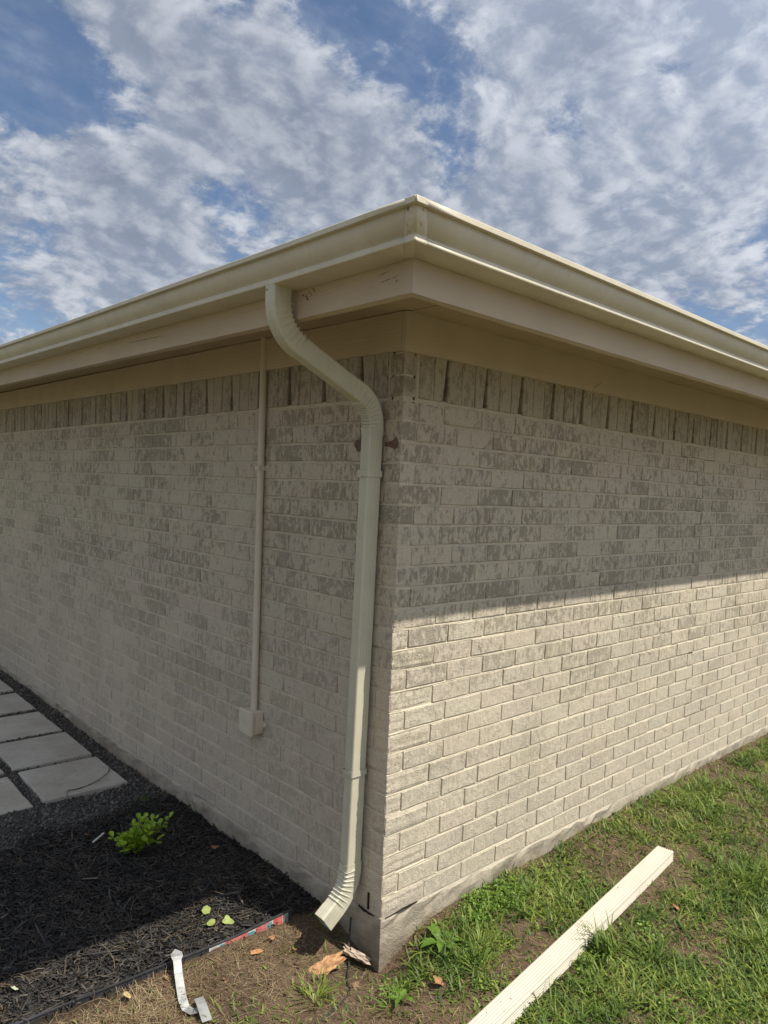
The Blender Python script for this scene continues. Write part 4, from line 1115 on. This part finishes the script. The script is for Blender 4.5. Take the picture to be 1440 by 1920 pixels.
# the little shrub
sh = thing('boxwood_shrub', (-.44, 1.22, gz(-.44, 1.22)), 'small bright green boxwood shrub planted in the black mulch', 'shrub')
sv_, sf_ = [], []; leaves = []
LW = np.array([(0, 0, 0), (.35, -.25, .05), (.75, -.34, .08), (.97, 0, .02), (.75, .34, .08), (.35, .25, .05), (.55, 0, -.05)], float)
leafme = []
for k in range(6):
    me = mesh('leaf', LW * (1 + rng.normal(0, .05, LW.shape)), [tuple(q) for q in LFF], M_SHRUB, False)
    at = me.attributes.new('rnd', 'FLOAT', 'POINT'); at.data.foreach_set('value', [k / 5 * .9 + .05] * 7); leafme.append(me)
nst = 34; tw = []
for i in range(nst):
    a = 2 * math.pi * (i / nst) + rng.normal(0, .2); ext = rng.uniform(.02, .145) * (1.15 if math.cos(a - 2.3) ** 2 > .5 else .8)
    # taller on the side that leans towards the wall
    hgt = rng.uniform(.06, .150) + (.07 if (math.cos(a) > .5 and rng.random() < .6) else 0)
    tip = np.array([math.cos(a) * ext, math.sin(a) * ext * .8, hgt]); n = 7
    pts = [np.array([math.cos(a) * ext * (t ** 1.1), math.sin(a) * ext * .8 * (t ** 1.1), hgt * t ** .8]) for t in np.linspace(0, 1, n)]
    tri = [(math.cos(q) * .0016, math.sin(q) * .0016) for q in (0, 2.1, 4.2)]
    base = len(sv_)
    for p in pts: sv_ += [tuple(p + np.array([q[0], q[1], 0])) for q in tri]
    for j in range(n - 1):
        for q in range(3): sf_.append((base + 3 * j + q, base + 3 * j + (q + 1) % 3, base + 3 * j + 3 + (q + 1) % 3, base + 3 * j + 3 + q))
    for j in range(8):
        t = min(.99, .35 + .66 * j / 8); k0 = int(t * (n - 1)); p = pts[k0] + (pts[min(k0 + 1, n - 1)] - pts[k0]) * (t * (n - 1) - k0)
        leaves.append((p, a + rng.normal(0, 1.3), rng.uniform(-.2, 1.0), rng.normal(0, .5), rng.uniform(.028, .040)))
obj('stem', mesh('stem', sv_, sf_, simple_mat('shrub_twig', (.10, .08, .04), (.16, .13, .06), 60)), sh)
for (p, az, el, rl, s_) in leaves[:286]:
    o = obj('leaf', leafme[rng.integers(6)], sh, loc=tuple(p), rot=(rl, -el, az)); o.scale = (s_, s_, s_)
# white plant tag stake by the shrub
v, f = box_vf(-.042, .042, -.004, .004, 0, .005)
o = obj('plant_stake', mesh('plant_stake', v, f, simple_mat('white_plastic', (.62, .62, .58), (.5, .5, .46), 30, .5)), loc=(-.525, 1.46, gz(-.525, 1.46) + .024), rot=(.1, -.10, .55))
o['label'] = 'short white plastic stake lying in the mulch just left of the green shrub'; o['category'] = 'stake'

# ================================================================== GARDEN EDGING WITH ITS STICKER
ed = thing('garden_edging', (-.168, .358, -.12), 'black garden edging strip with a torn red and white sticker beside the mulch', 'edging')
M_EDGE = simple_mat('black_edging', (.028, .029, .032), (.055, .056, .06), 14, .45, .45, .2, .002, 30)
M_WHITE = simple_mat('sticker_white', (.62, .61, .58), (.44, .43, .40), 60, .6)
M_RED = simple_mat('sticker_red', (.55, .085, .075), (.62, .22, .19), 55, .6, lo=.4, hi=.7)
M_TEAL = simple_mat('sticker_teal', (.05, .22, .25), (.12, .30, .33), 80, .6)
M_GREY = simple_mat('sticker_grey', (.16, .17, .17), (.30, .31, .30), 90, .6)
def edge_pt(x, off=0.0): return .358 + (-.168 - x) * .0484 + .004 * math.sin(x * 5) - off
def edge_top(x): return -.082 + .006 * math.sin(x * 3 + 1) + .012 * sm((x + .45) / .3)
xs_ = np.linspace(-1.7, -.165, 60); V, F_ = [], []
for x in xs_:
    for off, z in ((.0, -.19), (.0, edge_top(x)), (-.0035, edge_top(x) + .0005), (-.0035, -.19)): V.append((x, edge_pt(x, off), z))
for i in range(59):
    for k in range(4): a = i * 4 + k; b_ = i * 4 + (k + 1) % 4; F_.append((a, b_, b_ + 4, a + 4))
F_ += [(0, 1, 2, 3)[::-1], tuple(59 * 4 + q for q in (0, 1, 2, 3))]
strip_o = adopt(obj('metal_strip', mesh('metal_strip', V, F_, M_EDGE)), ed)
xr = -.60; lip = adopt(obj('edge_lip', mesh('edge_lip', [(x, edge_pt(x, o_), edge_top(x) + z_) for x in np.linspace(-1.7, -.165, 40) for o_, z_ in ((.0030, .0002), (-.0062, .0002), (-.0062, .0035), (.0030, .0035))],
      [(i * 4 + k, i * 4 + (k + 1) % 4, i * 4 + 4 + (k + 1) % 4, i * 4 + 4 + k) for i in range(39) for k in range(4)], M_EDGE)), ed)
def sticker(x0, x1, z0, z1, mat, name, d=.0012, n=8, par=None):
    """patch on the front face; z0,z1 fractions of the exposed height (.04 m) below the top"""
    V, F_ = [], []
    for i in range(n + 1):
        x = x0 + (x1 - x0) * i / n; tp = edge_top(x)
        for zf in (z0, z1): V.append((x, edge_pt(x, d), tp - .0035 - .036 * zf + (rng.normal(0, .0006) if zf > .9 else 0)))
    for i in range(n): a = 2 * i; F_.append((a + 1, a + 3, a + 2, a))
    return adopt(obj(name, mesh(name, V, F_, mat)), ed) if par is None else None
sticker(-.535, -.185, 0, 1, M_WHITE, 'sticker')
for x0, x1, z0, z1, mt in ((-.470, -.372, 0, 1, M_RED), (-.335, -.275, 0, 1, M_RED), (-.255, -.212, 0, 1, M_RED), (-.490, -.468, .1, .85, M_TEAL), (-.372, -.342, .12, .8, M_TEAL), (-.285, -.262, .1, .85, M_TEAL),
                           (-.533, -.500, .55, 1, M_TEAL), (-.20, -.187, .1, .9, M_GREY), (-.505, -.493, .45, .95, M_GREY)):
    sticker(x0, x1, z0, z1, mt, 'sticker_print', .0018, 4)
tx_ = []
for k in range(7):
    x0 = -.529 + k * .0042; V = []
    for (x, zf) in ((x0, .15), (x0 + .0026, .15), (x0 + .0026, .36), (x0, .36)): V.append((x, edge_pt(x, .0018), edge_top(x) - .0035 - .036 * (zf + (.05 if k % 3 == 1 else 0))))
    tx_.append((V, [(3, 2, 1, 0)]))
for row in range(4):
    for (a0, a1) in ((-.462, -.380), (-.330, -.290)):
        V = []
        for (x, zf) in ((a0, .16 + .2 * row), (a1, .16 + .2 * row), (a1, .22 + .2 * row), (a0, .22 + .2 * row)): V.append((x, edge_pt(x, .0024), edge_top(x) - .0035 - .036 * zf))
        tx_.append((V, [(3, 2, 1, 0)]))
v, f = merge(tx_); adopt(obj('sticker_lettering', mesh('sticker_lettering', v, f, simple_mat('sticker_ink', (.36, .20, .19), (.5, .3, .28), 90, .6))), ed)

# bent offcut of bare aluminium flashing
M_ALU = simple_mat('bare_aluminium', (.42, .43, .42), (.30, .31, .31), 18, .5, .5, .3, .002, 60, metallic=.55)
pth = [(-.672, .372, -.050, .020), (-.676, .358, -.053, .021), (-.682, .345, -.060, .0140), (-.694, .312, -.082, .0140), (-.708, .268, -.104, .0145), (-.720, .228, -.122, .0150), (-.724, .196, -.134, .0155), (-.712, .172, -.138, .0155), (-.696, .162, -.133, .0155)]
pth2 = [(-.676, .195, -.118, .016), (-.682, .165, -.120, .0165), (-.690, .130, -.128, .017), (-.697, .098, -.136, .017)]
V, F_ = [], []
def ribbon(pts, V, F_, sd=None):
    base = len(V); P_ = np.array([q[:3] for q in pts]); tg = np.gradient(P_, axis=0)
    for i, q in enumerate(pts):
        s = np.cross(tg[i] / np.linalg.norm(tg[i]), (0, 0, 1)); s /= np.linalg.norm(s)
        if sd is not None: s = np.array(sd[i]); s = s / np.linalg.norm(s)
        V += [tuple(P_[i] - s * q[3]), tuple(P_[i] + s * q[3])]
    for i in range(len(pts) - 1): a = base + 2 * i; F_.append((a, a + 1, a + 3, a + 2))
ribbon(pth, V, F_); V.append((-.668, .390, -.045)); F_.append((1, 0, len(V) - 1)); ribbon(pth2, V, F_)
# twisted web joining the two limbs
i0, i1 = 16, 17
V += [(-.690, .172, -.150), (-.665, .200, -.128)]; k = len(V)
F_.append((i0, i1, k - 1, k - 2)); 
me = mesh('bent_flashing', V, F_, M_ALU); o = obj('bent_flashing', me)
md = o.modifiers.new('sheet', 'SOLIDIFY'); md.thickness = .0012; md.offset = 0
o['label'] = 'bent strip of bare grey aluminium standing against the black garden edging'; o['category'] = 'metal strip'

# ================================================================== THE LOOSE PIPE ON THE LAWN
lp = thing('loose_downspout', (1.59, -.385, -.12), 'unused white fluted downspout pipe lying on the lawn', 'pipe')
pa, pb = np.array((1.592, -.384, -.0875)), np.array((-1.20, -.680, -.118))
sweep(line(pa, pb, .4), sp_profile(.084, .058, .0042, (6, 4), 36), 'pipe', M_PIPE, parent=lp)
pdir = (pb - pa) / np.linalg.norm(pb - pa)
capv = sp_profile(.084, .058, 0)
# dirt specks and a dark shadowed mouth come from the real hollow; small screw holes near the bottom of the photo
for k, (t, o_) in enumerate(((1.52, .012), (1.48, -.004), (1.60, .020), (1.55, -.022))):
    c = pa + pdir * t + np.array((0, o_, .0282)); o = obj('screw_hole', disc(c, (0, 0, 1), .0022, .0006, M_DARK, 'screw_hole', 8)); adopt(o, lp)

# ================================================================== SMALL LITTER
def leaf(name, x, y, L, wd, az, mat, label, cat='leaf', tilt=(0, 0), lobes=0, lift=.012, group=None, curlv=.25):
    n = 14; V = [(0, 0, 0)]; 
    for i in range(n):
        q = 2 * math.pi * i / n; r = 1 + (.28 * math.cos(q * lobes) if lobes else .08 * rng.normal()) + rng.normal(0, .05)
        px_, py_ = math.cos(q) * L / 2 * r, math.sin(q) * wd / 2 * r
        V.append((px_, py_, curlv * (py_ ** 2 / wd + .5 * px_ ** 2 / L) + rng.normal(0, .001)))
    F_ = [(0, i + 1, (i + 1) % n + 1) for i in range(n)]
    # stalk
    k = len(V); V += [(-L / 2, -.0006, .001), (-L / 2, .0006, .001), (-L / 2 - L * .45, .003, .005), (-L / 2 - L * .45, .0018, .005)]; F_.append((k, k + 1, k + 2, k + 3))
    o = obj(name, mesh(name, V, F_, mat, True), loc=(x, y, gz(x, y) + lift), rot=(tilt[0], tilt[1], az))
    o['label'] = label; o['category'] = cat
    if group: o['group'] = group
    return o
M_YL = simple_mat('pale_green_leaf', (.27, .31, .09), (.18, .22, .055), 70, .5, .35)
M_BL = simple_mat('brown_leaf', (.36, .19, .09), (.22, .12, .06), 60, .8, .2)
M_OL = simple_mat('orange_leaf', (.50, .25, .11), (.38, .18, .08), 60, .8, .2)
M_TL = simple_mat('tan_leaf', (.46, .37, .20), (.34, .26, .12), 50, .8, .2)
GL = 'pale green leaves on the mulch'
leaf('fallen_leaf', -.440, .565, .034, .036, .3, M_YL, 'curled pale green leaf on the sunlit mulch, uppermost of three', group=GL, tilt=(.3, -.5), lift=.028)
leaf('fallen_leaf', -.466, .482, .036, .027, -.4, M_YL, 'oval pale green leaf on the sunlit mulch, left of the two nearer ones', group=GL, tilt=(.35, -.2), lift=.026)
leaf('fallen_leaf', -.405, .455, .046, .036, -.9, M_YL, 'largest pale green leaf on the sunlit mulch, nearest the edging', group=GL, tilt=(.35, .3), lift=.026, lobes=3)
leaf('fallen_leaf', -1.165, .575, .032, .028, 1.2, simple_mat('whitish_leaf', (.50, .53, .36), (.40, .43, .28), 60), 'small whitish green leaf on the mulch near the left edge of the photo', tilt=(.5, .3), lift=.028)
leaf('fallen_leaf', -.875, .328, .040, .030, .5, M_TL, 'yellow brown leaf on the straw in front of the garden edging', tilt=(.5, .5), lift=.026)
leaf('fallen_leaf', -.010 - .03, 2.10, .045, .035, .9, M_OL, 'orange brown leaf against the left wall footing where the gravel ends', tilt=(.5, .6), lift=.022, lobes=5)
leaf('fallen_leaf', -.555, 1.53, .030, .022, 1.1, M_OL, 'small orange leaf on the mulch above the white stake', tilt=(.2, .3), lift=.025)
leaf('fallen_leaf', -.14, 1.02, .045, .020, .2, M_BL, 'brown leaf lying in the shaded mulch right of the shrub', tilt=(.4, .2), lift=.025, lobes=3)
leaf('fallen_leaf', -.640, .915, .055, .040, 1.5, simple_mat('moss_clod', (.10, .085, .04), (.06, .05, .025), 60), 'dull olive brown leaf in the shaded mulch left of the sunlit patch', tilt=(.6, .4), lift=.028, lobes=4)
leaf('fallen_leaf', -.39, .27, .050, .022, -.3, M_OL, 'orange bark shred in the straw below the red sticker', tilt=(.2, 0), lift=.012, cat='bark shred')
leaf('fallen_leaf', .025, -.29, .058, .040, .4, M_BL, 'crumpled brown leaf in the grass at the bottom centre of the photo', tilt=(.4, .3), lift=.02, lobes=4)
leaf('fallen_leaf', 1.22, -.62, .05, .03, .2, M_BL, 'brown leaf in the lawn right of the middle of the loose pipe', tilt=(.4, .3), lift=.02, lobes=3)
def lump(name, loc, dims, rot, mat, label, cat, seed, rough=.28, sub=3):
    import bmesh
    bm = bmesh.new(); bmesh.ops.create_icosphere(bm, subdivisions=sub, radius=1)
    r = np.random.default_rng(seed); ph = r.uniform(0, 6, 9)
    for v_ in bm.verts:
        c = v_.co; d = (math.sin(c.x * 4 + ph[0]) * math.sin(c.y * 5 + ph[1]) + .6 * math.sin(c.z * 9 + c.x * 7 + ph[2]) + .4 * math.sin(c.y * 15 + c.x * 11 + ph[3])) * rough + r.normal(0, .06)
        v_.co = c * (1 + d)
        v_.co = Vector((v_.co.x * dims[0], v_.co.y * dims[1], v_.co.z * dims[2]))
    me = bpy.data.meshes.new(name); bm.to_mesh(me); bm.free(); me.materials.append(mat)
    o = obj(name, me, loc=loc, rot=rot); o['label'] = label; o['category'] = cat; return o
M_BARK = simple_mat('orange_bark', (.50, .29, .15), (.33, .17, .085), 60, .9, .15, .9, .004, 140)
M_ROOT = simple_mat('pale_root_wood', (.46, .37, .28), (.30, .23, .165), 50, .9, .15, .9, .004, 140)
b1 = lump('bark_chunk', (-.195, .085, -.150), (.072, .026, .012), (.35, -.3, -.25), M_BARK, 'rough orange brown chunk of bark on the dirt below the downspout mouth', 'bark', 3)
b2 = lump('bark_chunk', (-.055, .070, -.158), (.055, .017, .014), (.1, .30, -.95), M_ROOT, 'pale splintered root stub lying against the foot of the house corner', 'root', 5, .32)
for k, (x, y, L_, a, lb_) in enumerate(((-.30, .30, .035, .4, 'small brown bark flake in shade left of the downspout mouth'), (-.25, .22, .028, 1.4, 'dark red leaf flake under the downspout mouth'))):
    leaf('bark_flake', x, y, L_, L_ * .6, a, M_BL, lb_, cat='bark flake', tilt=(.3, .2), lift=.012, lobes=3)
# black cable rising by the corner, and thin roots
M_CAB = simple_mat('black_cable', (.02, .02, .02), (.045, .042, .04), 60, .5, .4)
circ = np.array([(math.cos(2 * math.pi * k / 8), math.sin(2 * math.pi * k / 8)) for k in range(8)])
def wire(name, pts, r, mat, label=None, cat=None, parent=None):
    P_ = [np.array(p, float) for p in pts]; out = []
    for i in range(len(P_) - 1):
        p0 = P_[max(i - 1, 0)]; p1 = P_[i]; p2 = P_[i + 1]; p3 = P_[min(i + 2, len(P_) - 1)]
        for t in np.linspace(0, 1, 8, endpoint=(i == len(P_) - 2)):
            out.append(.5 * ((2 * p1) + (-p0 + p2) * t + (2 * p0 - 5 * p1 + 4 * p2 - p3) * t * t + (-p0 + 3 * p1 - 3 * p2 + p3) * t ** 3))
    o = sweep(out, circ * r, name, mat, side=(.31, .22, .93), inner=False)
    if parent is not None: adopt(o, parent)
    if label: o['label'] = label; o['category'] = cat
    return o
def gp(x, y, dz=.004): return (x, y, gz(x, y) + dz)
wire('black_cable', [(-.018, .155, -.06), (-.032, .142, -.10), (-.055, .12, -.135), gp(-.09, .075, .012), gp(-.13, .035, .008), gp(-.165, -.005, .006), gp(-.20, -.06, .006), gp(-.27, -.10, .004), gp(-.35, -.125, .003), gp(-.42, -.14, -.004)], .0042, M_CAB,
     'thin black cable running out of the dirt at the foot of the house corner', 'cable')
wire('twig', [gp(-.475, 2.00, .016), gp(-.46, 2.06, .034), gp(-.40, 2.07, .033), gp(-.31, 2.10, .033), gp(-.24, 2.13, .036), gp(-.17, 2.20, .036), gp(-.135, 2.29, .034)], .0030, simple_mat('dark_twig', (.035, .03, .022), (.30, .27, .16), 14, .7),
     'thin dark twig lying across the near corner of the nearest paver', 'twig')
wire('root_strand', [gp(.07, .0 - .03, .01), gp(.12, -.03, .006), gp(.16, -.02, .012), gp(.19, -.03, .02)], .0022, M_STRAW, 'curved pale root on the soil at the right foot of the house corner', 'root')
wire('dry_stem', [gp(-1.20, .66, .010), gp(-1.21, .62, .04), gp(-1.18, .58, .045), gp(-1.16, .60, .015), gp(-1.19, .64, .012)], .0018, M_STRAW, 'looped pale dry stem on the mulch at the left edge of the photo', 'stem')
# stub nail by the frieze on the right wall
wire('twig', [(2.02, -.02, .905), (2.07, -.045, .89), (2.12, -.05, .875)], .0016, M_ROOT, 'tiny pale twig stuck in a joint of the sunlit right wall', 'twig')
wire('twig', [(1.305, -.026, 2.228), (1.345, -.045, 2.262)], .0014, M_ROOT, 'tiny pale splinter sticking out of the frieze board above the right wall', 'twig')
